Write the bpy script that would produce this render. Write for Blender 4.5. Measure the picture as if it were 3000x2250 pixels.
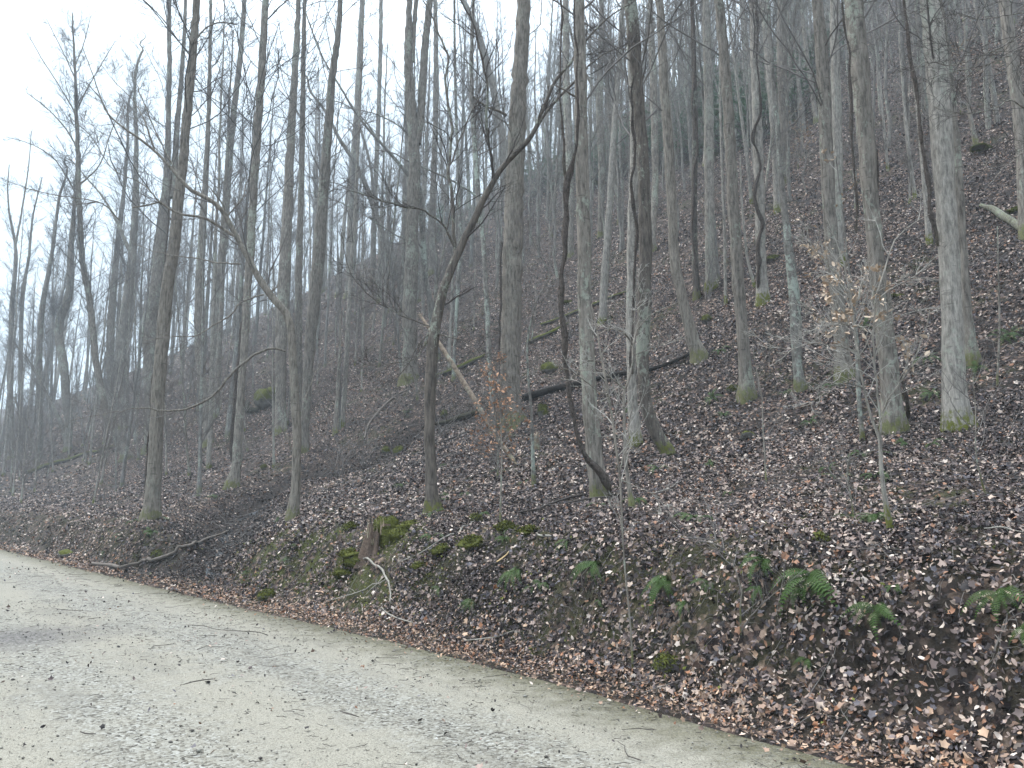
import bpy, math, random
import numpy as np
from mathutils import Vector
random.seed(7); RNG = np.random.default_rng(11)
SC = bpy.context.scene
for o in list(bpy.data.objects): bpy.data.objects.remove(o)
C = SC.collection

# ------------------------------------------------------------------ camera, sky, sun
FPX, HX, HY = 2309.0, 1500.0, 1125.0         # focal length and centre in pixels of the 3000 px photograph
PITCH = math.radians(8.7); EYE = np.array([0.0, 0.0, 1.6])
cam_d = bpy.data.cameras.new('camera'); cam = bpy.data.objects.new('camera', cam_d); C.objects.link(cam)
cam.location = EYE; cam.rotation_euler = (math.pi/2 + PITCH, 0, 0)
cam_d.sensor_width = 36; cam_d.lens = 36*FPX/3000; cam_d.clip_end = 2000; cam_d.clip_start = 0.05
SC.camera = cam
SUN_EL, SUN_AZ = math.radians(58), math.radians(-60)     # azimuth from +y towards +x
w = bpy.data.worlds.new('World'); SC.world = w; w.use_nodes = True
nt = w.node_tree; nt.nodes.clear()
wo = nt.nodes.new('ShaderNodeOutputWorld'); bg = nt.nodes.new('ShaderNodeBackground')
sky = nt.nodes.new('ShaderNodeTexSky'); sky.sky_type = 'NISHITA'; sky.sun_disc = False
sky.sun_elevation = SUN_EL; sky.sun_rotation = SUN_AZ; sky.dust_density = 4; sky.air_density = 1.0
mx = nt.nodes.new('ShaderNodeMix'); mx.data_type = 'RGBA'; mx.inputs[0].default_value = 0.85
mx.inputs[7].default_value = (9.3, 10.7, 11.9, 1)       # the even cloud sheet
nt.links.new(sky.outputs[0], mx.inputs[6])
tcw = nt.nodes.new('ShaderNodeTexCoord'); spw = nt.nodes.new('ShaderNodeSeparateXYZ'); nt.links.new(tcw.outputs['Generated'], spw.inputs[0])   # an overcast sky is brighter overhead
rmp = nt.nodes.new('ShaderNodeValToRGB'); el = rmp.color_ramp.elements; el[0].position = .0; el[0].color = (.40, .415, .425, 1); el[1].position = 1; el[1].color = (1.6, 1.6, 1.6, 1)
e_ = el.new(.45); e_.color = (.46, .475, .485, 1); nt.links.new(spw.outputs[2], rmp.inputs[0])
ml = nt.nodes.new('ShaderNodeMix'); ml.data_type = 'RGBA'; ml.blend_type = 'MULTIPLY'; ml.inputs[0].default_value = 1
nt.links.new(mx.outputs[2], ml.inputs[6]); nt.links.new(rmp.outputs[0], ml.inputs[7]); nt.links.new(ml.outputs[2], bg.inputs[0])
bg.inputs[1].default_value = 0.13
nt.links.new(bg.outputs[0], wo.inputs[0])
sun_d = bpy.data.lights.new('sun', 'SUN'); sun = bpy.data.objects.new('sun', sun_d); C.objects.link(sun)
sun_d.energy = 1.5; sun_d.angle = math.radians(22); sun_d.color = (1, .97, .92)
sdir = Vector((math.sin(SUN_AZ)*math.cos(SUN_EL), math.cos(SUN_AZ)*math.cos(SUN_EL), math.sin(SUN_EL)))
sun.rotation_euler = sdir.to_track_quat('Z', 'Y').to_euler()
SC.view_settings.view_transform = 'Standard'; SC.view_settings.look = 'None'
SC.view_settings.exposure = 1.25; SC.view_settings.gamma = 1

# ------------------------------------------------------------------ helpers
def vnoise(x, y, seed=0):
    x = np.asarray(x, float); y = np.asarray(y, float)
    xi = np.floor(x).astype(np.int64); yi = np.floor(y).astype(np.int64); fx = x-xi; fy = y-yi
    fx = fx*fx*(3-2*fx); fy = fy*fy*(3-2*fy)
    def h(a, b):
        n = (a*374761393 + b*668265263 + seed*982451653) & 0xffffffff
        n = ((n ^ (n >> 13))*1274126177) & 0xffffffff
        return ((n ^ (n >> 16)) & 0xffff)/65535.0
    return (h(xi,yi)*(1-fx)+h(xi+1,yi)*fx)*(1-fy)+(h(xi,yi+1)*(1-fx)+h(xi+1,yi+1)*fx)*fy
def fbm(x, y, seed=0, o=3):
    r = 0; a = .5
    for i in range(o): r = r + a*(vnoise(x*2**i, y*2**i, seed+i)-.5); a *= .5
    return r
def mesh_np(name, verts, faces):
    """verts (N,3); faces: list of (M,k) int arrays"""
    me = bpy.data.meshes.new(name)
    verts = np.asarray(verts, np.float32)
    faces = [np.asarray(f, np.int32) for f in faces if len(f)]
    me.vertices.add(len(verts)); me.vertices.foreach_set('co', verts.ravel())
    nl = sum(f.size for f in faces); nf = sum(len(f) for f in faces)
    me.loops.add(nl); me.polygons.add(nf)
    me.loops.foreach_set('vertex_index', np.concatenate([f.ravel() for f in faces]))
    tot = np.concatenate([np.full(len(f), f.shape[1]) for f in faces]); st = np.concatenate([[0], np.cumsum(tot)[:-1]])
    me.polygons.foreach_set('loop_start', st.astype(np.int32))
    me.update(calc_edges=True)
    return me
class MB:
    def __init__(s): s.v = []; s.f = {}; s.n = 0; s.col = []
    def add(s, v, *fs):
        v = np.asarray(v, float).reshape(-1, 3)
        for f in fs:
            f = np.asarray(f)
            if len(f): s.f.setdefault(f.shape[1], []).append(f + s.n)
        s.v.append(v); s.n += len(v)
    def build(s, name, mat=None, parent=None, smooth=True, origin=None):
        V = np.concatenate(s.v)
        if origin is not None: V = V - np.asarray(origin)
        me = mesh_np(name, V, [np.concatenate(x) for x in s.f.values()])
        if smooth: me.shade_smooth()
        o = bpy.data.objects.new(name, me); C.objects.link(o)
        if origin is not None and parent is None: o.location = origin
        if mat: me.materials.append(mat)
        if parent: o.parent = parent
        return o
def tag(o, label=None, cat=None, group=None, kind=None):
    if label: o['label'] = label
    if cat: o['category'] = cat
    if group: o['group'] = group
    if kind: o['kind'] = kind
    return o
def empty(name, loc, label, cat, group=None):
    o = bpy.data.objects.new(name, None); C.objects.link(o); o.location = loc; o.empty_display_size = .2
    return tag(o, label, cat, group)
def norm(a): return a/np.maximum(np.linalg.norm(a, axis=-1, keepdims=True), 1e-9)
def tubes(pts, rad, m=3, rough=0.0, flare=None):
    """pts (N,K,3), rad (N,K) -> verts, quads"""
    N, K, _ = pts.shape
    T = norm(np.gradient(pts, axis=1))
    mt = norm(pts[:, -1]-pts[:, 0])
    ref = np.where(np.abs(mt[:, 2:3]) > .8, np.array([[1., 0, 0]]), np.array([[0, 0, 1.]]))[:, None, :]
    U = norm(np.cross(T, np.broadcast_to(ref, T.shape))); W = np.cross(T, U)
    a = np.arange(m)*2*math.pi/m
    R = rad[:, :, None]*np.ones(m)
    if rough:
        ph = np.cumsum(np.linalg.norm(np.diff(pts, axis=1, prepend=pts[:, :1]), axis=2), axis=1)[:, :, None]
        R = R*(1+rough*2*(vnoise(np.cos(a)*1.3+ph*1.1+7, np.sin(a)*1.3+ph*.7+20, 5)-.5)+rough*(vnoise(a*1.9+ph*5, ph*4, 9)-.5))
    if flare is not None: R = R*flare(pts, a)
    V = pts[:, :, None, :] + R[..., None]*(np.cos(a)[:, None]*U[:, :, None, :] + np.sin(a)[:, None]*W[:, :, None, :])
    i = np.arange(N)[:, None, None]*K*m; k = np.arange(K-1)[None, :, None]*m; j = np.arange(m)[None, None, :]; j2 = (j+1) % m
    F = np.stack([i+k+j, i+k+j2, i+k+m+j2, i+k+m+j], -1).reshape(-1, 4)
    return V.reshape(-1, 3), F
def caps(N, K, m):
    b = [[n*K*m + j for j in range(m)][::-1] for n in range(N)] + [[n*K*m+(K-1)*m + j for j in range(m)] for n in range(N)]
    return np.array(b)
def walk(P, D, L, R, K, wig=.15, up=0.0, tip=.25, rng=RNG):
    """grow N crooked shoots at once"""
    N = len(P); pts = np.zeros((N, K+1, 3)); pts[:, 0] = P; d = norm(D.copy()); st = (L/K)[:, None]
    for k in range(K):
        pts[:, k+1] = pts[:, k] + d*st
        d = norm(d + rng.normal(0, wig, (N, 3)) + np.array([0, 0, up]))
    rad = R[:, None]*np.linspace(1, tip, K+1)
    return pts, rad
def sprout(pts, rad, n, lo=.25, hi=1.0, ang=(.6, 1.1), up=.2, lrel=(.3, .6), rrel=.55, K=4, wig=.15, Ltot=None, ups=0.05, taperlen=True, rmin=.0015, rng=RNG):
    """n side shoots from each polyline"""
    N, K1, _ = pts.shape
    idx = np.repeat(np.arange(N), n); u = lo + (hi-lo)*rng.random(N*n)
    x = u*(K1-1); i = np.minimum(x.astype(int), K1-2); f = (x-i)[:, None]
    P = pts[idx, i]*(1-f)+pts[idx, i+1]*f; r = rad[idx, i]*(1-f[:, 0])+rad[idx, i+1]*f[:, 0]
    T = norm(pts[idx, i+1]-pts[idx, i])
    rv = norm(np.cross(T, rng.normal(0, 1, P.shape))); a = rng.uniform(*ang, N*n)[:, None]
    D = norm(T*np.cos(a)+rv*np.sin(a)+np.array([0, 0, up]))
    if Ltot is None: Ltot = np.linalg.norm(np.diff(pts, axis=1), axis=2).sum(1)
    L = Ltot[idx]*rng.uniform(*lrel, N*n)
    if taperlen: L = L*(1.15-.75*u)
    R = np.maximum(r*rrel, rmin)
    return walk(P, D, L, R, K, wig, ups, rng=rng)
def leafpts(pts, n, rng=RNG):
    N, K1, _ = pts.shape; idx = rng.integers(0, N, n); x = rng.uniform(.3, 1, n)*(K1-1); i = np.minimum(x.astype(int), K1-2); f = (x-i)[:, None]
    return pts[idx, i]*(1-f)+pts[idx, i+1]*f
# leaf outlines: x along the leaf, y across
def _oval():
    v = np.array([[0,0,0],[.5,0,0],[1,0,0],[.28,.22,0],[.68,.2,0],[.28,-.22,0],[.68,-.2,0]], float)
    f = np.array([[0,1,3],[1,4,3],[1,2,4],[0,5,1],[1,5,6],[1,6,2]]); return v, f
def _lobed():
    r = [.55,.80,.60,.85,.55,1.0,.55,.85,.60,.80]; v = [[.45,0,0]]
    for k, q in enumerate(r):
        a = math.pi + k*2*math.pi/10; v.append([.45+.55*q*math.cos(a), .55*q*math.sin(a), 0])
    return np.array(v), np.array([[0, 1+k, 1+(k+1) % 10] for k in range(10)])
def _dia(): return np.array([[0,0,0],[.45,.27,0],[1,0,0],[.45,-.27,0]], float), np.array([[0,1,2],[0,2,3]])
OVAL, LOBED, DIA = _oval(), _lobed(), _dia()
def leaves(P, N, size, tmpl, tilt=.45, curl=.35, fold=.35, ax=None, rng=RNG, wid=1.0):
    """leaf blades at P lying on normals N"""
    n = len(P); tv, tf = tmpl
    N = norm(N + rng.normal(0, tilt, (n, 3)))
    A = rng.normal(0, 1, (n, 3)) if ax is None else ax
    X = norm(A - (A*N).sum(1, keepdims=True)*N); Y = np.cross(N, X)
    c = rng.normal(0, curl, n)[:, None]; fo = rng.normal(.1, fold, n)[:, None]
    x = tv[None, :, 0]-.5; y = tv[None, :, 1]*wid*rng.uniform(.8, 1.25, (n, 1)); z = c*x*x*2 + fo*np.abs(y) + rng.normal(0, .05, (n, 1))*x*y*8
    V = P[:, None, :] + size[:, None, None]*(x[..., None]*X[:, None, :]+y[..., None]*Y[:, None, :]+z[..., None]*N[:, None, :])
    F = (np.arange(n)[:, None, None]*len(tv)+tf[None]).reshape(-1, tf.shape[1])
    return V.reshape(-1, 3), F
def colour_attr(o, cols, per):
    me = o.data; at = me.color_attributes.new('tone', 'FLOAT_COLOR', 'POINT')
    c = np.ones((len(me.vertices), 4), np.float32); c[:, :3] = np.repeat(cols, per, axis=0); at.data.foreach_set('color', c.ravel())

# ------------------------------------------------------------------ terrain
NQ = np.array([.79, .61])/np.hypot(.79, .61); MS = np.array([-NQ[1], NQ[0]])   # across the road, along the road
_S = [-200, -30, -10, 0, 4, 8, 14, 24, 37, 50, 70, 100, 130, 160, 230, 400]; _Q = [-60, 1.5, 3.7, 4.8, 5.05, 5.0, 4.5, 3.9, 3.1, 1.9, -.6, -6, -12, -19, -40, -110]
_sd = np.linspace(-200, 400, 2401); _qd = np.interp(_sd, _S, _Q); _k = np.hanning(41); _k /= _k.sum()
_qd = np.convolve(np.pad(_qd, 20, mode='edge'), _k, 'valid')
def qe(s): return np.interp(s, _sd, _qd)
_T = [-400, -60, -12, -9, 0, .12, .5, .95, 1.3, 2.4, 5, 8, 11, 15, 25, 36, 48, 90, 125, 300, 600]
_Z = [-20, -6, -.8, 0, 0, -.02, .16, .86, 1.12, 1.34, 1.95, 2.95, 4.6, 7.4, 15.2, 24, 33.5, 66, 72, 50, 20]
_td = np.linspace(-60, 200, 5201); _zd = np.interp(_td, _T, _Z); _zs = _zd.copy()
_k2 = np.hanning(61); _k2 /= _k2.sum(); _zz = np.convolve(np.pad(_zd, 30, mode='edge'), _k2, 'valid')
_w = np.clip((_td-3)/3, 0, 1); _k3 = np.hanning(9); _k3 /= _k3.sum(); _zc = np.convolve(np.pad(_zd, 4, mode='edge'), _k3, 'valid'); _zd = _zc*(1-_w)+_zz*_w
def st_of(x, y): return MS[0]*x+MS[1]*y, NQ[0]*x+NQ[1]*y
GULLY = None
def H(x, y):
    x = np.asarray(x, float); y = np.asarray(y, float)
    s, q = st_of(x, y); t = q-qe(s)
    z = np.where((t > -60) & (t < 200), np.interp(t, _td, _zd), np.interp(t, _T, _Z))
    far = np.clip((s-70)/160, 0, 1); z = np.where(t > 8, 2.95+(z-2.95)*(1-.55*far), z)
    up = np.clip(t/1.2, 0, 1); bank = np.exp(-((t-1)/1.1)**2)
    z = z + up*(fbm(x*.12, y*.12, 3)*1.6*np.clip(t/12, .1, 1) + fbm(x*.7, y*.7, 21)*.28 + fbm(x*2.7, y*2.7, 31)*.10) + bank*up*fbm(s*.45, t*.3, 40)*.9
    z = z + up*bank*(fbm(x*2.4, y*2.4, 77)*.50 + fbm(x*8, y*8, 78)*.14)
    if GULLY is not None:
        d = np.full(x.shape, 1e9); am = np.zeros(x.shape)
        for (a, b, wa, wb) in GULLY:
            ab = b-a; L2 = ab@ab; u = np.clip(((x-a[0])*ab[0]+(y-a[1])*ab[1])/L2, 0, 1)
            dd = np.hypot(x-a[0]-u*ab[0], y-a[1]-u*ab[1]); w_ = wa+(wb-wa)*u
            am = np.where(dd < d, w_, am); d = np.minimum(d, dd)
        z = np.where(t > 0, np.maximum(z - am*np.exp(-(d/1.3)**2), np.minimum(z, .02)), z)
    return z
CP, SP = math.cos(PITCH), math.sin(PITCH)
def ray(px, py):
    xc = (px-HX)/FPX; yc = (HY-py)/FPX
    return np.array([xc, CP-yc*SP, SP+yc*CP])
_tt = np.concatenate([np.arange(2.5, 40, .05), np.arange(40, 260, .25)])
def hit(px, py):
    d = ray(px, py); P = EYE+_tt[:, None]*d; g = P[:, 2] < H(P[:, 0], P[:, 1])
    if not g.any(): return None
    p = P[np.argmax(g)].copy(); p[2] = float(H(p[0], p[1])); return p
def at(px, py, Y):
    d = ray(px, py); return EYE + d*(Y/d[1])
def depth(p): return (p-EYE) @ np.array([0, CP, SP])
CR = {'A':(0,0,.6028),'B':(1000,0,.6028),'C':(2000,0,.6028),'D':(0,800,.6028),'E':(1000,800,.6028),'F':(2000,800,.6028),
      'G':(0,1500,.4521),'H':(1000,1500,.4521),'I':(2000,1500,.4521)}
def parse(sx):
    out = []
    for tk in sx.split():
        ox, oy, k = CR[tk[0]]; v = [float(q) for q in tk[1:].split(',')]
        out.append((ox+v[0]*k, oy+v[1]*k, (v[2] if len(v) > 2 else 10)*k))
    return out
def px1(c): return parse(c)[0]
# the wet gully that reaches the road
_g = [px1(c)[:2] for c in ('G800,400','G1090,330','G1350,190','D1180,1090','D1480,950','E150,900','E330,760','E600,690')]
_gp = [hit(*g)[:2] for g in _g]; _ga = [1.1, 1.1, 1.0, .75, .65, .6, .5, .25]
GULLY = [(_gp[i], _gp[i+1], _ga[i], _ga[i+1]) for i in range(len(_gp)-1)]
def normal(x, y, e=.08):
    zx = (H(x+e, y)-H(x-e, y))/(2*e); zy = (H(x, y+e)-H(x, y-e))/(2*e)
    return norm(np.stack([-zx, -zy, np.ones_like(zx)], -1))

# ------------------------------------------------------------------ materials
def newmat(name):
    m = bpy.data.materials.new(name); m.use_nodes = True; t = m.node_tree; b = t.nodes['Principled BSDF']
    return m, t, b
def N_(t, ty, **kw):
    n = t.nodes.new(ty)
    for k, v in kw.items(): setattr(n, k, v)
    return n
def ramp(t, fac, stops, interp='LINEAR'):
    r = N_(t, 'ShaderNodeValToRGB'); e = r.color_ramp; e.interpolation = interp
    while len(e.elements) < len(stops): e.elements.new(.5)
    for el, (p, c) in zip(e.elements, stops):
        el.position = p; el.color = (*c, 1) if len(c) == 3 else c
    t.links.new(fac, r.inputs[0]); return r.outputs[0]
def noise(t, vec, scale, detail=4, rough=.6, dist=0):
    n = N_(t, 'ShaderNodeTexNoise'); n.inputs['Scale'].default_value = scale; n.inputs['Detail'].default_value = detail
    n.inputs['Roughness'].default_value = rough; n.inputs['Distortion'].default_value = dist
    if vec: t.links.new(vec, n.inputs['Vector'])
    return n.outputs[0]
def mixc(t, f, a, b, blend='MIX'):
    m = N_(t, 'ShaderNodeMix', data_type='RGBA', blend_type=blend)
    for s_, i in ((f, 0), (a, 6), (b, 7)):
        if hasattr(s_, 'links') or hasattr(s_, 'is_linked'): t.links.new(s_, m.inputs[i])
        elif isinstance(s_, (int, float)): m.inputs[i].default_value = s_
        else: m.inputs[i].default_value = (*s_, 1)
    return m.outputs[2]
def mth(t, op, a, b=0.0, cl=False):
    m = N_(t, 'ShaderNodeMath', operation=op); m.use_clamp = cl
    for i, s_ in enumerate((a, b)):
        if isinstance(s_, (int, float)): m.inputs[i].default_value = s_
        else: t.links.new(s_, m.inputs[i])
    return m.outputs[0]
def bump(t, b, h, strength=.5, dist=.02):
    n = N_(t, 'ShaderNodeBump'); n.inputs['Strength'].default_value = strength; n.inputs['Distance'].default_value = dist
    t.links.new(h, n.inputs['Height']); t.links.new(n.outputs[0], b.inputs['Normal'])
def mapped(t, scale, loc=None):
    tc = N_(t, 'ShaderNodeTexCoord'); mp = N_(t, 'ShaderNodeMapping'); mp.inputs['Scale'].default_value = scale
    t.links.new(tc.outputs['Object'], mp.inputs[0])
    if loc is not None: t.links.new(loc, mp.inputs['Location'])
    return mp.outputs[0], tc.outputs['Object']
def bark(name, base, dark, lich=.35, moss=.6, stripe=(9, 9, 1.6), bs=.6, lcol=(.33, .36, .29), mossh=.45):
    m, t, b = newmat(name)
    oi = N_(t, 'ShaderNodeObjectInfo'); cmb = N_(t, 'ShaderNodeCombineXYZ'); r9 = mth(t, 'MULTIPLY', oi.outputs['Random'], 37)
    for k in range(3): t.links.new(r9, cmb.inputs[k])
    v, obj = mapped(t, stripe, cmb.outputs[0])
    v2, _ = mapped(t, (1, 1, .7), cmb.outputs[0])
    n1 = noise(t, v, 2.2, 6, .7, .15); n2 = noise(t, v2, 1.3, 3); n3 = noise(t, v2, 14, 4, .7)
    c = ramp(t, n1, [(.36, tuple(x*.8 for x in dark)), (.5, tuple(x*.95 for x in base)), (.66, tuple(x*1.55 for x in base))])
    c = mixc(t, mth(t, 'MULTIPLY', n2, .4), c, tuple(x*.7 for x in base))
    lf = ramp(t, mth(t, 'ADD', mth(t, 'MULTIPLY', n3, .55), mth(t, 'MULTIPLY', n2, .6)), [(.655-.12*lich, (0,0,0)), (.71-.10*lich, (1,1,1))])
    c = mixc(t, mth(t, 'MULTIPLY', lf, min(1, lich*1.6)), c, lcol)
    v4, _ = mapped(t, (2.2, 2.2, 11), cmb.outputs[0]); sc_ = ramp(t, noise(t, v4, 1.6, 3, .5), [(.64, (0,0,0)), (.70, (1,1,1))]); c = mixc(t, mth(t, 'MULTIPLY', sc_, .55), c, tuple(x*.6 for x in dark))
    sp = N_(t, 'ShaderNodeSeparateXYZ'); t.links.new(obj, sp.inputs[0])
    mz = mth(t, 'SUBTRACT', mth(t, 'ADD', mossh*.75, mth(t, 'MULTIPLY', n3, 1.3)), mth(t, 'ADD', mth(t, 'MULTIPLY', sp.outputs[2], 1.5), .60))
    mz = mth(t, 'MULTIPLY', mth(t, 'MULTIPLY', mz, 5.0, True), moss*1.25, True)
    mz = mth(t, 'MULTIPLY', mz, ramp(t, n3, [(.36, (0,0,0)), (.5, (1,1,1))]))
    c = mixc(t, mz, c, mixc(t, n3, (.03, .034, .010), (.17, .175, .035)))
    hv = mth(t, 'ADD', .86, mth(t, 'MULTIPLY', oi.outputs['Random'], .3))
    hs = N_(t, 'ShaderNodeHueSaturation'); t.links.new(hv, hs.inputs['Value']); t.links.new(c, hs.inputs['Color'])
    t.links.new(hs.outputs[0], b.inputs['Base Color']); b.inputs['Roughness'].default_value = .9; b.inputs['Specular IOR Level'].default_value = .2
    bump(t, b, mth(t, 'ADD', n1, mth(t, 'MULTIPLY', n3, .4)), bs, .03)
    return m
M = {}
M['bark'] = bark('grey_bark', (.192, .168, .143), (.080, .070, .060), .35)
M['barkbrown'] = bark('brown_bark', (.195, .170, .142), (.085, .072, .060), .1, .5)
M['darkbrown'] = bark('dark_brown_bark', (.105, .088, .074), (.045, .038, .033), .3, .7)
M['barkpale'] = bark('pale_bark', (.262, .238, .208), (.142, .128, .112), .25, .8, (10, 10, 2.2))
M['barkdark'] = bark('dark_bark', (.085, .072, .062), (.035, .03, .027), .25, .5)
M['barkfar'] = bark('distant_bark', (.19, .178, .165), (.095, .088, .08), .4, .35)
M['farmix'] = bark('far_wood_bark', (.20, .18, .16), (.11, .10, .09), .35, .2)
M['vine'] = bark('vine_bark', (.085, .068, .058), (.026, .021, .018), .05, .1, (14, 14, 8), 1.0)
M['lichen'] = bark('lichen_bark', (.17, .155, .138), (.08, .072, .064), .55, .6, (6, 6, 2.5), .6, (.30, .33, .28))
M['wood_dead'] = bark('dead_wood', (.21, .16, .12), (.08, .06, .045), .3, .2, (4, 4, 4))
M['wood_wet'] = bark('wet_rotten_wood', (.022, .018, .016), (.008, .007, .006), .0, .1, (6, 6, 6))
def plain(name, col, rough=.8, var=.4, scale=6, spec=.25, bmp=0, attr=False, trans=0):
    m, t, b = newmat(name); v, obj = mapped(t, (1, 1, 1)); n1 = noise(t, v, scale)
    if attr:
        a = N_(t, 'ShaderNodeVertexColor', layer_name='tone'); base = a.outputs[0]
        c = mixc(t, mth(t, 'MULTIPLY', n1, var), base, (.02, .014, .012))
    else: c = mixc(t, n1, tuple(x*(1-var) for x in col), tuple(x*(1+var) for x in col))
    t.links.new(c, b.inputs['Base Color']); b.inputs['Roughness'].default_value = rough; b.inputs['Specular IOR Level'].default_value = spec
    if bmp: bump(t, b, noise(t, v, scale*5, 4), bmp, .02)
    return m
M['twig'] = plain('bare_twig', (.14, .125, .115), .8, .45, 1.5)
M['twigleft'] = plain('dark_bare_twig', (.085, .078, .074), .8, .4, 1.5)
M['twigpale'] = plain('pale_twig', (.30, .28, .25), .7, .35, 3)
M['twigdark'] = plain('dark_twig', (.055, .045, .040), .8, .3, 2)
M['stickpale'] = plain('pale_stick', (.24, .22, .19), .85, .5, 9, .2, .5)
M['stick'] = plain('brown_stick', (.12, .10, .085), .85, .5, 9, .2, .5)
M['leaf'] = plain('fallen_leaf', None, .6, .45, 9, .2, 0, True)
M['dryleaf'] = plain('dry_beech_leaf', (.46, .35, .26), .7, .35, 5)
M['dryorange'] = plain('dry_orange_leaf', (.40, .22, .13), .7, .35, 5)
M['fern'] = plain('fern_green', (.032, .062, .012), .6, .5, 9, .15)
M['rhodo'] = plain('evergreen_leaf', (.11, .185, .11), .35, .4, 2, .5)
M['stone'] = plain('gravel_stone', None, .8, .15, 12, .3, 0, True)
M['split'] = plain('fresh_split_wood', (.60, .42, .22), .7, .25, 8)
M['redwood'] = plain('rotten_red_wood', (.12, .085, .065), .9, .9, 34, .2, 1.0)
def rockmat(mossy=.6):
    m, t, b = newmat('mossy_rock'); v, obj = mapped(t, (1, 1, 1)); g = N_(t, 'ShaderNodeNewGeometry'); sp = N_(t, 'ShaderNodeSeparateXYZ'); t.links.new(g.outputs['Normal'], sp.inputs[0])
    n1 = noise(t, v, 5, 5); n2 = noise(t, v, 30, 4)
    rc = ramp(t, n1, [(.3, (.05, .045, .04)), (.7, (.20, .185, .165))])
    f = mth(t, 'MULTIPLY', mth(t, 'ADD', mth(t, 'ADD', sp.outputs[2], n1), mossy-1.05), 4, True)
    c = mixc(t, f, rc, mixc(t, n2, (.022, .026, .007), (.135, .14, .032)))
    t.links.new(c, b.inputs['Base Color']); b.inputs['Roughness'].default_value = .95; b.inputs['Specular IOR Level'].default_value = .1; bump(t, b, n2, .8, .03); return m
M['rock'] = rockmat(.75); M['rockgrey'] = rockmat(.25); M['moss'] = rockmat(1.6)
def groundmat():
    m, t, b = newmat('forest_floor'); v, obj = mapped(t, (1, 1, 1))
    vo = N_(t, 'ShaderNodeTexVoronoi'); vo.inputs['Scale'].default_value = 19; vo.inputs['Randomness'].default_value = 1; t.links.new(v, vo.inputs['Vector'])
    sc = N_(t, 'ShaderNodeSeparateColor'); t.links.new(vo.outputs['Color'], sc.inputs[0])
    c = ramp(t, sc.outputs[0], [(0, (.010, .008, .008)), (.5, (.028, .021, .019)), (.7, (.075, .050, .042)), (.88, (.15, .105, .082)), (1, (.24, .17, .13))])
    n1 = noise(t, v, .35, 4); n2 = noise(t, v, 3.5, 4); n3 = noise(t, v, 22, 3)
    soil = mixc(t, n3, (.006, .0045, .004), (.028, .021, .018))
    c = mixc(t, ramp(t, n2, [(.45, (0,0,0)), (.6, (1,1,1))]), c, soil)
    mf = mth(t, 'MULTIPLY', ramp(t, n1, [(.52, (0,0,0)), (.62, (1,1,1))]), ramp(t, n2, [(.46, (0,0,0)), (.56, (1,1,1))]))
    at_ = N_(t, 'ShaderNodeVertexColor', layer_name='tone'); s2 = N_(t, 'ShaderNodeSeparateColor'); t.links.new(at_.outputs[0], s2.inputs[0])
    mf = mth(t, 'MAXIMUM', mth(t, 'MULTIPLY', mf, .45), mth(t, 'MULTIPLY', s2.outputs[1], ramp(t, n2, [(.40, (0,0,0)), (.55, (1,1,1))])))
    c = mixc(t, mf, c, mixc(t, n3, (.018, .020, .008), (.075, .080, .022)))
    c = mixc(t, s2.outputs[0], c, soil)
    t.links.new(c, b.inputs['Base Color']); b.inputs['Roughness'].default_value = .85; b.inputs['Specular IOR Level'].default_value = .12
    bump(t, b, mth(t, 'ADD', sc.outputs[1], n3), .7, .03); return m
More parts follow.
